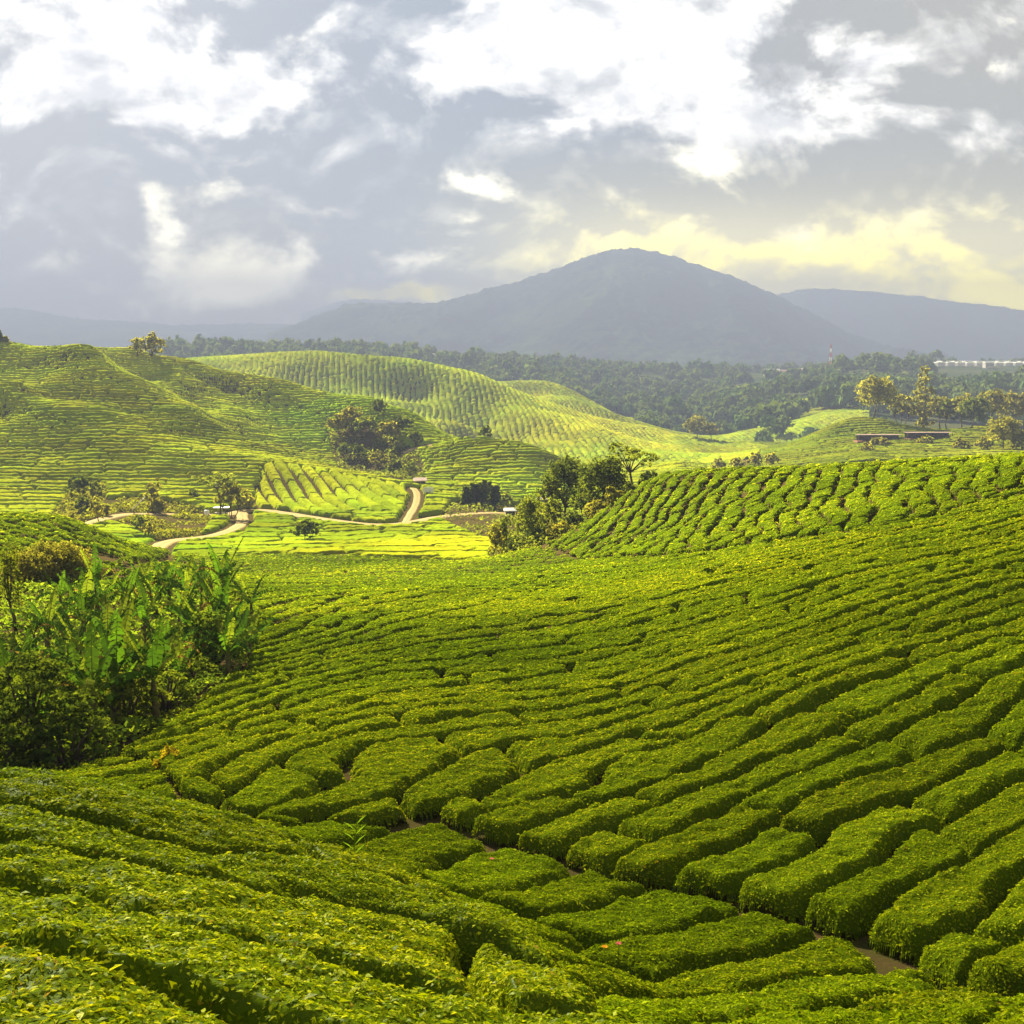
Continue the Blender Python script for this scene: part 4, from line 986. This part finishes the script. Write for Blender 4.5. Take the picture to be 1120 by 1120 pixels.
for k, (px, tp, bt, w, Y, kd, cl, lb) in enumerate([
    (955, 428, 474, 44, 540, 'round', YELG, 'large rounded yellowish tree at the left end of the hazy tree row'),
    (985, 438, 474, 30, 545, 'multi', YELG, 'airy yellow tree left of the tall hazy column'),
    (1008, 408, 476, 30, 545, 'column', YELG, 'tallest column shaped yellow tree of the hazy row'),
    (1028, 434, 476, 26, 550, 'round', YELG, 'yellow tree just right of the tall hazy column'),
    (1036, 444, 478, 22, 530, 'round', DARKG, 'left one of the two dark purple green hazy trees'),
    (1062, 446, 480, 34, 530, 'round', DARKG, 'right and wider one of the two dark hazy trees'),
    (1052, 436, 476, 26, 560, 'round', YELG, 'yellow tree behind the gap between the two dark hazy trees'),
    (1082, 440, 482, 34, 555, 'round', OLIVE, 'pale olive tree right of the dark hazy pair'),
    (1108, 442, 484, 36, 565, 'round', OLIVE, 'pale hazy tree nearest the right edge'),
    (1098, 470, 505, 40, 430, 'round', YELG, 'bright yellow green tree rising behind the ridge at the right'),
    (1118, 478, 506, 26, 425, 'bush', YELG, 'bright bush at the right edge above the ridge'),
    (1076, 486, 506, 24, 432, 'bush', YELG, 'low yellow bush left of the bright ridge tree'),
    (1050, 490, 505, 22, 440, 'bush', OLIVE, 'low olive bush above the middle of the ridge crest'),
    (806, 492, 512, 24, 420, 'bush', YELG, 'pale yellow bush right behind the left part of the ridge'),
    (826, 490, 512, 22, 430, 'bush', OLIVE, 'hazy olive bush second from the left behind the ridge'),
    (844, 494, 512, 20, 425, 'bush', YELG, 'small yellow bush where the right tea slope begins'),
    (786, 496, 514, 22, 430, 'bush', OLIVE, 'hazy bush at the mouth of the side valley'),
    (962, 478, 490, 26, 462, 'bush', OLIVE, 'hazy bush in front of the middle of the first long shed'), (1012, 479, 490, 26, 460, 'bush', YELG, 'hazy bush in front of the second long shed'),
    (948, 492, 506, 18, 440, 'bush', OLIVE, 'small olive bush on the hazy slope below the long shed')]):
    tr(px, tp, bt, w, Y, kd, cl, lb, 'tree' if kd != 'bush' else 'bush', seed=80 + k)
# ------------------------------------------------------------------ banana grove and scrub on the left
def make_banana(seed):
    r_ = random.Random(seed); t = empty('banana_plant')
    h = r_.uniform(1.3, 2.3); sm = MB(); le = (r_.uniform(-.15, .15), r_.uniform(-.15, .15))
    sm.tube([(0, 0, -.2), (le[0] * .5, le[1] * .5, h * .5), (le[0], le[1], h)], [.19, .15, .10], 9, (.10, .10, .035)); sm.build('stem', M_BARK_G, t)
    n = r_.randint(7, 9)
    for k in range(n):
        az = k * 2.39996 + r_.uniform(-.3, .3); L = r_.uniform(2.0, 3.1); el = (1.25 if k < 2 else r_.uniform(.75, 1.2)); droop = (r_.uniform(.2, .7) if k < 3 else r_.uniform(.8, 2.1)) if k < n - 1 else 2.6
        d = Vector((math.cos(az), math.sin(az), 0)); side = Vector((-math.sin(az), math.cos(az), 0)); m = 14
        p = Vector((le[0], le[1], h - .1)); pts = []; 
        for i in range(m + 1):
            f = i / m; e = el - droop * f ** 1.6; tdir = d * math.cos(e) + Vector((0, 0, 1)) * math.sin(e); pts.append((p.copy(), tdir)); p = p + tdir * (L / m)
        dead = (k == n - 1 and r_.random() < .45)
        g = (.20, .13, .05) if dead else [(.06, .13, .012), (.08, .15, .014), (.035, .08, .012), (.12, .16, .02), (.05, .10, .012)][r_.randint(0, 4)]
        lf = MB(); W_ = r_.uniform(.24, .34) * (1 if not dead else .7)
        def prof(f): return 0.03 if f < .16 else W_ * min(1, (f - .14) / .16) ** .7 * max(0, 1 - ((f - .45) / .56) ** 2 if f > .45 else 1) ** .5
        for sg in (-1, 1):
            for i in range(2, m):
                # each stretch of blade is a torn strip of its own angle
                f0, f1 = i / m, (i + 1) / m; (a, ta), (b, tb) = pts[i], pts[i + 1]; gap = .8 if r_.random() < .6 else 1.0
                up0 = ta.cross(side * 1.0).normalized(); dr = r_.uniform(.12, .7) * (1 if k < 3 else 1.4)
                o0 = side * sg * prof(f0) * math.cos(dr) - Vector((0, 0, 1)) * prof(f0) * math.sin(dr) + ta * .12 * prof(f0)
                o1 = side * sg * prof(f1) * math.cos(dr) * gap - Vector((0, 0, 1)) * prof(f1) * math.sin(dr) + tb * .12 * prof(f1)
                b2 = a + (b - a) * (gap if gap < 1 else 1); w_ = r_.uniform(.8, 1.2)
                c = tuple(q * w_ for q in g)
                lf.add([a, b2, b2 + o1, a + o0] if sg > 0 else [a, a + o0, b2 + o1, b2], [(0, 1, 2, 3)], c)
        lf.tube([q[0] for q in pts[::2]], [.035, .03, .025, .02, .016, .012, .009, .006], 4, (.16, .20, .04), cap=False)
        lf.build('leaf', M_BANANA, t, smooth_=False)
    return t
M_BARK_G = mat_solid('banana_stem', (.13, .13, .04), (.09, .06, .025), 5, .7, .4)
protos = [make_banana(k) for k in range(5)]
rb = random.Random(4); bspots = []
for px, tp, Y in [(2,640,52),(-14,655,48),(22,668,56),(40,650,64),(62,672,58),(58,640,74),(80,655,68),(92,690,54),(106,650,72),(110,672,62),(128,700,54),(132,655,76),(148,668,66),(150,640,84),(165,655,78),(172,690,58),(180,640,86),(186,665,68),(198,650,80),(205,680,62),(214,655,82),(226,670,70),(236,655,78),(248,672,70),(258,685,66),(30,705,50),(70,720,49),(115,745,47),(12,720,45),(244,700,60),(88,768,45),(150,735,52),(160,800,46.5),(270,668,76),(190,742,53)]:
    bspots.append((px, Y, tp))
for q in list(bspots):
    if len(bspots) < 64 and -10 < q[0] < 262: bspots.append((q[0] + rb.uniform(-13, 13), q[1] * rb.uniform(.93, 1.07), 0))
BL = ['by the left edge', 'in the middle of the grove', 'toward the right end of the grove']
for k, (px, Y, tp) in enumerate(bspots):
    o = protos[k] if k < 5 else copy_tree(protos[k % 5])
    x, y, z = place(px, Y); o.location = (x, y, z - .15); o.rotation_euler = (0, 0, rb.uniform(0, 6.28))
    s = rb.uniform(.72, 1.08) * (1.35 if k in (0, 1) else 1); o.scale = (s, s, s * rb.uniform(.95, 1.15))
    dep = 'front row' if Y < 52 else ('middle rows' if Y < 68 else 'back rows')
    nth = 1 + sum(1 for q in bspots if q[0] < px)
    ordw = ['first','second','third','fourth','fifth','sixth','seventh','eighth','ninth','tenth','eleventh','twelfth','thirteenth','fourteenth','fifteenth','sixteenth','seventeenth','eighteenth','nineteenth','twentieth'] + ['twenty ' + w for w in ['first','second','third','fourth','fifth','sixth','seventh','eighth','ninth']] + ['thirtieth'] + ['thirty ' + w for w in ['first','second','third','fourth','fifth','sixth']]
    tag(o, 'banana plant with torn arching leaves in the %s, %s from left' % (dep, ordinal(nth)), 'banana plant', 'banana plants filling the left hollow')
def big_shrub(px, Y, w, h, cols, label, seed, name='feathery_shrub', leaf=.16, layers=True, cat='shrub'):
    """dense shrub whose foliage hangs in flat feathery sprays"""
    r_ = np.random.default_rng(seed); x, y, z = place(px, Y); t = tag(empty(name, (x, y, z - .1)), label, cat)
    tm = MB(); lumps = []; n = int(26 + w * 4)
    for k in range(n):
        a = r_.random() * 6.28; el = r_.random() ** .7; f = math.sqrt(1 - el ** 2 * .9) * r_.uniform(.7, 1)
        cx, cy, cz = math.cos(a) * w / 2 * f, math.sin(a) * w / 2 * f, h * (.12 + .8 * el); lr = w * r_.uniform(.10, .17)
        lumps.append((cx, cy, cz, lr, lr * (.38 if layers else .8)))
        if k % 4 == 0: tm.tube([(0, 0, 0), (cx * .4, cy * .4, cz * .6), (cx * .9, cy * .9, cz)], [.09, .06, .02], 5)
    tm.c = [(.07, .05, .035)] * len(tm.v); tm.build('trunk', M_BARK, t)
    V, Q, c = crown_np(lumps, leaf, 1.5, r_, cols, .25)
    mesh_np('crown', V, Q, M_TREE, parent=t, col=c, smooth_=False); return t
DK2 = ((.022, .04, .010), (.06, .085, .016)); 
big_shrub(12, 41.5, 4.6, 4.6, DK2, 'large dark feathery shrub at the left edge below the banana plants', 200)
big_shrub(58, 40, 3.2, 2.9, DK2, 'dark feathery shrub spilling forward beside the dark hollow', 201)
big_shrub(-30, 39, 4.0, 3.2, DK2, 'lowest dark shrub touching the left edge above the nearest tea rows', 202)
big_shrub(125, 46.5, 3.4, 2.7, ((.035, .055, .012), (.08, .10, .018)), 'rounded leafy shrub above the dark hollow', 203)
big_shrub(172, 49, 2.8, 2.1, ((.04, .065, .012), (.09, .12, .018)), 'low leafy shrub between the hollow and the main tea slope', 204)
big_shrub(226, 61, 3.2, 3.0, ((.03, .06, .012), (.07, .10, .016)), 'round dark green bush at the right edge of the banana grove', 205, 'bush', layers=False, cat='bush')
big_shrub(52, 95, 5.6, 3.4, OLIVE, 'grey olive bush on the slope behind the banana leaves', 206, 'bush', layers=False, cat='bush')
big_shrub(24, 92, 4.0, 2.8, OLIVE, 'olive bush behind the thin dark tree at the left edge', 207, 'bush', layers=False, cat='bush')
big_shrub(140, 54, 2.6, 2.0, DK2, 'dark shrub in the shade under the middle banana plants', 208)
big_shrub(200, 56, 2.4, 1.7, ((.04, .065, .012), (.08, .11, .018)), 'small leafy shrub below the right hand banana plants', 209)
tr(6, 588, None, 34, 70, 'slender', MIDG, 'thin dark stemmed tree at the left edge above the banana leaves', seed=210)
# low growth on the ground of the hollow
r_ = np.random.default_rng(77); pu = []; 
while len(pu) < 30000:
    u = r_.uniform(-.60, -.20, 4000); w = r_.uniform(3.55, 4.6, 4000); k = pip(u, w, SCRUB); Yk = np.exp(w[k]); keep = r_.random(k.sum()) < (Yk / 95) ** 1.2
    pu += list(zip(u[k][keep], w[k][keep]))
pu = np.array(pu[:30000]); Y_ = np.exp(pu[:, 1]); X_ = pu[:, 0] * Y_; hz_ = np.clip(.75 + 1.1 * fbm(X_ / 3, Y_ / 3, 90, 3), .08, 3)
P = np.c_[X_, Y_, ground(X_, Y_) + hz_ * r_.random(len(X_)) ** .5]; nrm = np.c_[r_.normal(0, .3, (len(P), 2)), np.ones(len(P))]
LV = leaf_cards(P, nrm, r_.uniform(.16, .36, len(P)) * (Y_ / 60) ** .5, r_, .8); k = r_.random(len(P))[:, None]
c = np.array([.04, .075, .012]) * (1 - k) + np.array([.10, .145, .018]) * k
tag(mesh_np('undergrowth', LV.reshape(-1, 3), np.arange(len(LV) * 4).reshape(-1, 4), M_TREE, col=np.repeat(c, 4, 0), smooth_=False), 'low leafy undergrowth covering the ground among the banana plants', 'undergrowth', kind='stuff')
def scatter(name, polys, n, w0, w1, h, size, c0, c1, label, cat, seed):
    r_ = np.random.default_rng(seed); out = []
    for poly in polys:
        A = np.array(poly); m = 0
        while m < n:
            u = r_.uniform(A[:, 0].min(), A[:, 0].max(), 3000); w = r_.uniform(A[:, 1].min(), A[:, 1].max(), 3000); k = pip(u, w, poly); Yk = np.exp(w[k]); ok = road_clear(u[k] * Yk, Yk) > -.2
            out.append(np.c_[u[k][ok], w[k][ok]]); m += ok.sum()
    pu = np.vstack(out); Y_ = np.exp(pu[:, 1]); X_ = pu[:, 0] * Y_; cl = np.clip(fbm(X_ / 6, Y_ / 6, seed, 3) + .35, 0, 1.3)
    keep = r_.random(len(X_)) < cl; X_, Y_, cl = X_[keep], Y_[keep], cl[keep]
    P = np.c_[X_, Y_, ground(X_, Y_) + cl * h * r_.random(len(X_))]; nrm = np.c_[r_.normal(0, .5, (len(P), 2)), np.ones(len(P))]
    LV = leaf_cards(P, nrm, size * Y_ / F_PX * r_.uniform(.7, 1.4, len(P)), r_, .6); k = r_.random(len(P))[:, None]; c = np.array(c0) * (1 - k) + np.array(c1) * k
    tag(mesh_np(name, LV.reshape(-1, 3), np.arange(len(LV) * 4).reshape(-1, 4), M_TREE, col=np.repeat(c, 4, 0), smooth_=False), label, cat, kind='stuff')
scatter('undergrowth', [CUT, SLEFT], 11000, 0, 0, 1.6, 3.2, (.045, .045, .012), (.08, .10, .012), 'dry scrub on the earth banks beside the dirt road', 'undergrowth', 91)
scatter('undergrowth', [GROVE, GR2, DARK], 9000, 0, 0, 2.2, 3.2, (.035, .05, .012), (.08, .10, .02), 'rough scrub under the trees of the grove and the hillside hollow', 'undergrowth', 92)
# rows of young tea bushes on the bank between the two tracks are part of that scrub
# ------------------------------------------------------------------ small things on the hillsides
M_WHITE = mat_solid('white_sheet', (.78, .76, .70), (.62, .60, .54), .3, .5, .1, .3)
M_ROOF = mat_solid('tin_roof', (.62, .42, .33), (.48, .33, .27), .5, .6, .2, .3)
M_WALL = mat_solid('pale_wall', (.55, .50, .44), (.42, .38, .33), .5, .8, .2, .2)
M_DARKW = mat_solid('dark_wood', (.10, .075, .06), (.06, .05, .04), 1, .8, .3, .1)
M_POLE = mat_solid('painted_pole', (.75, .74, .70), (.6, .6, .56), 2, .5, .1, .3)
M_RUST = mat_solid('rusty_roof', (.30, .20, .17), (.20, .14, .13), .3, .9, .2, .1)
M_RED = mat_solid('red_paint', (.55, .09, .07), (.45, .08, .06), 1, .5, .1, .3)
def house_obj(name, label, px, Y, w, d, h, roofm, rz=0.0, cat='house', group=None, up=0.0):
    t = tag(empty(name, place(px, Y, up), rz), label, cat, group)
    b = MB(); b.box((0, 0, h / 2 - 1), (w / 2, d / 2, h / 2 + 1)); b.build('wall', M_WALL, t, False)
    r = MB(); o = .4; hh = h + .02; rh = d * .28
    r.add([(-w/2-o, -d/2-o, hh), (w/2+o, -d/2-o, hh), (w/2+o, 0, hh + rh), (-w/2-o, 0, hh + rh), (w/2+o, d/2+o, hh), (-w/2-o, d/2+o, hh),
           (-w/2-o, -d/2-o, hh - .2), (w/2+o, -d/2-o, hh - .2), (w/2+o, d/2+o, hh - .2), (-w/2-o, d/2+o, hh - .2)],
          [(0,1,2,3), (3,2,4,5), (6,9,8,7), (0,6,7,1), (4,8,9,5), (1,7,8,4,2), (0,3,5,9,6)]); r.build('roof', roofm, t, False)
    n = max(2, int(w / 3))
    for k in range(n):
        x = (k + .5) / n * w - w / 2; m = MB(); m.box((x, -d / 2 - .03, h * .55), (.55, .05, .5)); m.build('window', M_DARKW, t, False)
    return t
def greenhouse(name, label, px, Y, w, d, h, rz, group):
    t = tag(empty(name, place(px, Y, 0), rz), label, 'greenhouse', group)
    b = MB(); b.box((0, 0, h / 2 - 1.5), (w / 2, d / 2, h / 2 + 1.5)); b.build('wall', M_WHITE, t, False)
    r = MB(); n = 5; bw = w / n; sgs = 8
    for k in range(n):
        x0 = -w / 2 + k * bw
        vs = []; 
        for e in (-d / 2 - .3, d / 2 + .3):
            for q in range(sgs + 1):
                a = math.pi * q / sgs; vs.append((x0 + bw / 2 - math.cos(a) * bw / 2 * .98, e, h + .03 + math.sin(a) * bw * .32))
        f = [(q, q + 1, sgs + 2 + q, sgs + 1 + q) for q in range(sgs)] + [tuple(range(sgs, -1, -1)), tuple(range(sgs + 1, 2 * sgs + 2))]
        r.add(vs, f)
    r.build('roof', M_WHITE, t, False); return t
words = ['first', 'second', 'third', 'fourth', 'fifth', 'sixth', 'seventh', 'eighth', 'ninth', 'tenth', 'eleventh', 'twelfth', 'thirteenth']
x0 = 1016
for k in range(11):
    greenhouse('greenhouse', 'shining white plastic greenhouse on the right hilltop, %s from the left in the near row' % words[k], x0 + k * 10.4, 1690 + k * 4, 12.5, 40, 3.5, .35, 'greenhouses on the right hilltop')
for k in range(9):
    greenhouse('greenhouse', 'white greenhouse on the right hilltop, %s from the left in the row behind' % words[k], x0 + 6 + k * 11.8, 1770 + k * 4, 13.5, 40, 5.5, .35, 'greenhouses on the right hilltop, back row')
for k, (px, Y, lb) in enumerate([(980, 2150, 'far greenhouse just left of the wooded knoll top'), (992, 2180, 'far greenhouse seen over the middle of the wooded knoll'), (1003, 2120, 'far greenhouse at the right shoulder of the wooded knoll')]):
    greenhouse('greenhouse', 'small bright ' + lb, px, Y, 18, 30, 16, .2, 'far greenhouses above the wooded knoll')
for k in range(3):
    x, y, z = place(457 + k * 16, 1290)
    greenhouse('greenhouse', 'pale long greenhouse on the far wooded slope, %s of three end to end' % words[k], 460 + k * 14, 1490, 15, 9, 3 + 0, 0.0, 'greenhouses on the far wooded slope').location.z = 1490 * float(ray(470, 390)[1])
for k, (px, Y, w, rf, lb) in enumerate([(842, 1600, 20, M_WHITE, 'long pale roofed building at the left of the hazy village'), (855, 1570, 9, M_ROOF, 'little pink roofed house below the long pale building'), (863, 1560, 8, M_WHITE, 'tiny white roofed house in the middle of the hazy village'),
                                  (872, 1580, 8, M_ROOF, 'small red brown roofed house at the right of the hazy village'), (877, 1600, 6, M_WHITE, 'tiny pale house at the right end of the village'), (915, 1620, 12, M_WHITE, 'pale house right of the red and white mast'), (928, 1630, 10, M_WHITE, 'pale house farthest right of the mast')]):
    house_obj('house', lb, px, Y, w, 7, 5.5, rf, .2 * math.sin(k * 2), group='houses of the hazy village', up=1)
house_obj('house', 'square salmon walled house below the shining greenhouses', 1077, 1640, 12, 9, 7, M_WHITE, .1)
# mast
x, y, z = place(905.5, 1560); H_ = 1560 * float(ray(905, 376)[1]) - z
mt = tag(empty('radio_mast', (x, y, z)), 'thin red and white lattice mast beside the hazy village', 'mast')
nb = 7
for k in range(nb):
    z0, z1 = H_ * k / nb, H_ * (k + 1) / nb; w0, w1 = 2.0 * (1 - .75 * k / nb), 2.0 * (1 - .75 * (k + 1) / nb); m = MB()
    for a, b in ((-1, -1), (1, -1), (1, 1), (-1, 1)): m.tube([(a * w0, b * w0, z0), (a * w1, b * w1, z1)], [.22, .22], 5)
    cs = [(-1, -1), (1, -1), (1, 1), (-1, 1)]
    for q in range(4):
        a, b = cs[q], cs[(q + 1) % 4]; m.tube([(a[0] * w0, a[1] * w0, z0), (b[0] * w1, b[1] * w1, z1)], [.13, .13], 4); m.tube([(b[0] * w0, b[1] * w0, z0), (a[0] * w1, a[1] * w1, z1)], [.13, .13], 4)
    m.build('mast_section', M_RED if k % 2 == 0 else M_POLE, mt, False)
# long shed under the yellow trees
def shed(px0, px1, Y, lb, k):
    x0_, y0_, z0_ = place(px0, Y); x1_, y1_, z1_ = place(px1, Y); w = x1_ - x0_; z_ = max(z0_, z1_) + .2
    t = tag(empty('long_shed', ((x0_ + x1_) / 2, Y, z_)), lb, 'shed'); t.scale = (1, 1, .7); r = MB(); r.box((0, 0, 3.3), (w / 2, 2.4, .09)); r.build('roof', M_RUST, t, False)
    b = MB(); b.box((0, 1.5, 1.2), (w / 2 - .3, .12, 1.6)); b.build('back_wall', M_DARKW, t, False)
    n = int(w / 3)
    for q in range(n + 1):
        m = MB(); m.box((-w / 2 + .2 + q * (w - .4) / n, -2.2, 1.0), (.1, .1, 2.2)); m.build('post', M_DARKW, t, False)
    p = MB(); p.box((0, 0, -.7), (w / 2 + .5, 2.8, .5)); p.build('base', M_REDSOIL, t, False)
shed(937, 985, 480, 'long low open sided shed under the rounded yellowish tree', 0)
shed(990, 1040, 478, 'long low open sided shed right of the first, below the two dark trees', 1)
# hut, board, barrier pole
house_obj('hut', 'tiny brown hut with a pale roof at the top of the steep track', 459, 312, 2.6, 2.4, 1.7, M_ROOF, .2, 'hut')
x, y, z = place(468, 292); t = tag(empty('notice_board', (x, y, z)), 'small blank pale board standing on the bright plot near the hut', 'board')
m = MB(); m.box((0, 0, 1.75), (1.3, .05, .65)); m.build('panel', M_POLE, t, False)
for s in (-1, 1): m = MB(); m.tube([(s * 1.0, .08, -.2), (s * 1.0, .08, 1.8)], [.06, .06], 6); m.build('post', M_DARKW, t)
x, y, z = place(143.5, 238); t = tag(empty('barrier_pole', (x, y, z)), 'thin white barrier pole raised at a slant over the dirt road', 'barrier')
m = MB(); m.tube([(-.4, 0, 1.0), (2.3, 0, 3.6)], [.09, .06], 8); m.build('arm', M_POLE, t); m = MB(); m.tube([(-.1, .12, -.2), (-.1, .12, 1.5)], [.11, .09], 8); m.build('post', M_DARKW, t)
x, y, z = place(240, 250); t = tag(empty('roadside_stall', (x, y, z)), 'small pale roofed roadside stall under the spreading tree at the bend', 'stall')
m = MB(); m.box((0, 0, 1.95), (1.6, 1.1, .06)); m.build('roof', M_WHITE, t, False); m = MB(); m.box((0, -.6, .5), (1.3, .3, .45)); m.build('counter', M_WALL, t, False)
for a in (-1.4, 1.4):
    for b in (-.9, .9): m = MB(); m.box((a, b, .9), (.05, .05, 1.1)); m.build('post', M_DARKW, t, False)
x, y, z = place(223.5, 251); t = tag(empty('water_tank', (x, y, z)), 'small white water tank by the road left of the stall', 'tank')
m = MB(); m.tube([(0, 0, 0), (0, 0, .1), (0, 0, 1.0), (0, 0, 1.15)], [.5, .55, .55, .3], 14); m.build('barrel', M_WHITE, t); m = MB(); m.tube([(0, 0, 1.1), (0, 0, 1.22)], [.2, .2], 10); m.build('lid', M_DARKW, t)
for px, Y, lb in ((558, 262, 'white low roof of a shack seen left of the grove'), (593, 300, 'pale shack roof half hidden behind the grove')):
    house_obj('shack', lb, px, Y, 2.0, 1.8, 1.1, M_WHITE, .1, 'shack', up=.3)
# flowers and a weed on the hedges, yellow bush in the gully
def flower(px, py, lb, colr):
    x, y, z = spot(px, py, math.log(12)); t = tag(empty('flower', (x, y, z + .60)), lb, 'flower'); t.scale = (.36, .36, .36)
    st = MB(); st.tube([(0, 0, -.4), (.01, 0, .1)], [.012, .008], 5, (.08, .12, .02)); st.build('stalk', M_BANANA, t)
    for k in range(6):
        a = k * math.pi / 3; p = MB(); c, s = math.cos(a), math.sin(a)
        p.add([(0, 0, .1), (c * .07 - s * .04, s * .07 + c * .04, .15), (c * .15, s * .15, .14), (c * .07 + s * .04, s * .07 - c * .04, .15)], [(0, 1, 2, 3)], colr); p.build('petal', M_BANANA, t, False)
flower(538, 972, 'pink flower on the far edge of a tea hedge in the lower middle', (.75, .22, .38))
flower(676, 1079, 'pink flower on the tea near the bottom edge', (.75, .20, .35))
flower(661, 1084, 'orange yellow flower left of the pink one near the bottom edge', (.85, .42, .06))
x, y, z = spot(386, 975, math.log(16)); t = tag(empty('weed_shoot', (x, y, z)), 'single bright green leafy weed shoot standing above the tea at the lower left', 'weed'); t.scale = (.55, .55, .8)
m = MB(); m.tube([(0, 0, 0), (.05, 0, .8), (.16, 0, 1.5)], [.02, .015, .008], 5, (.12, .18, .02)); m.build('stalk', M_BANANA, t)
for k in range(7):
    f = .75 + .1 * k; a = (k % 2) * 3.14 + .3; c, s = math.cos(a), math.sin(a); p = MB(); bx = .05 + .09 * (f - .75)
    p.add([(bx, 0, f), (bx + c * .15 - s * .04, s * .15 + c * .04, f + .12), (bx + c * .34, s * .34, f + .2), (bx + c * .15 + s * .04, s * .15 - c * .04, f + .12)], [(0, 1, 2, 3)], (.22, .36, .03)); p.build('leaf', M_BANANA, t, False)
big_shrub(172, 36.5, 1.1, .9, ((.12, .105, .012), (.19, .165, .015)), 'small yellow leaved bush at the head of the soil gully', 220, 'bush', leaf=.1, layers=False, cat='bush')
# ------------------------------------------------------------------ a cloud added outside the picture, unseen, to shade the near slope
def shade_cloud(cx, cy, cz, rx, ry, rz, dens, seed, label, n=22):
    rr = np.random.default_rng(seed); bm_ = bmesh.new()
    bmesh.ops.create_icosphere(bm_, subdivisions=5, radius=1)
    for v in bm_.verts:
        p = np.array(v.co); f = 1 + .22 * math.sin(p[0] * 4.1 + seed) * math.cos(p[1] * 3.3) + .12 * math.sin(p[1] * 8 + p[2] * 5) * math.cos(p[0] * 7 + seed) + .05 * math.sin(p[0] * 19) * math.sin(p[1] * 17 + p[2] * 13)
        v.co = Vector((p[0] * rx * f, p[1] * ry * f, p[2] * rz * f))
    me = bpy.data.meshes.new('shade_cloud'); bm_.to_mesh(me); bm_.free(); o = link(bpy.data.objects.new('shade_cloud', me)); o.location = (cx, cy, cz)
    m = bpy.data.materials.new('shade_cloud'); m.use_nodes = True; t = m.node_tree; t.nodes.clear(); v = t.nodes.new('ShaderNodeVolumePrincipled'); q = t.nodes.new('ShaderNodeOutputMaterial')
    v.inputs['Color'].default_value = (.95, .95, .95, 1); v.inputs['Density'].default_value = dens; t.links.new(v.outputs[0], q.inputs['Volume']); me.materials.append(m)
    tag(o, label, 'shade_cloud', kind='stuff'); return o
CZ = 760.0
def over(gx, gy):  # where a cloud must stand to shade ground point gx, gy
    k = (CZ + 15) / math.tan(SUN_EL); return gx + k * math.sin(SUN_AZ), gy + k * math.cos(SUN_AZ)
cx, cy = over(10, -2)
shade_cloud(cx, cy, CZ, 130, 52, 45, .0100, 3, 'unseen cloud drifting high over the near tea slope')
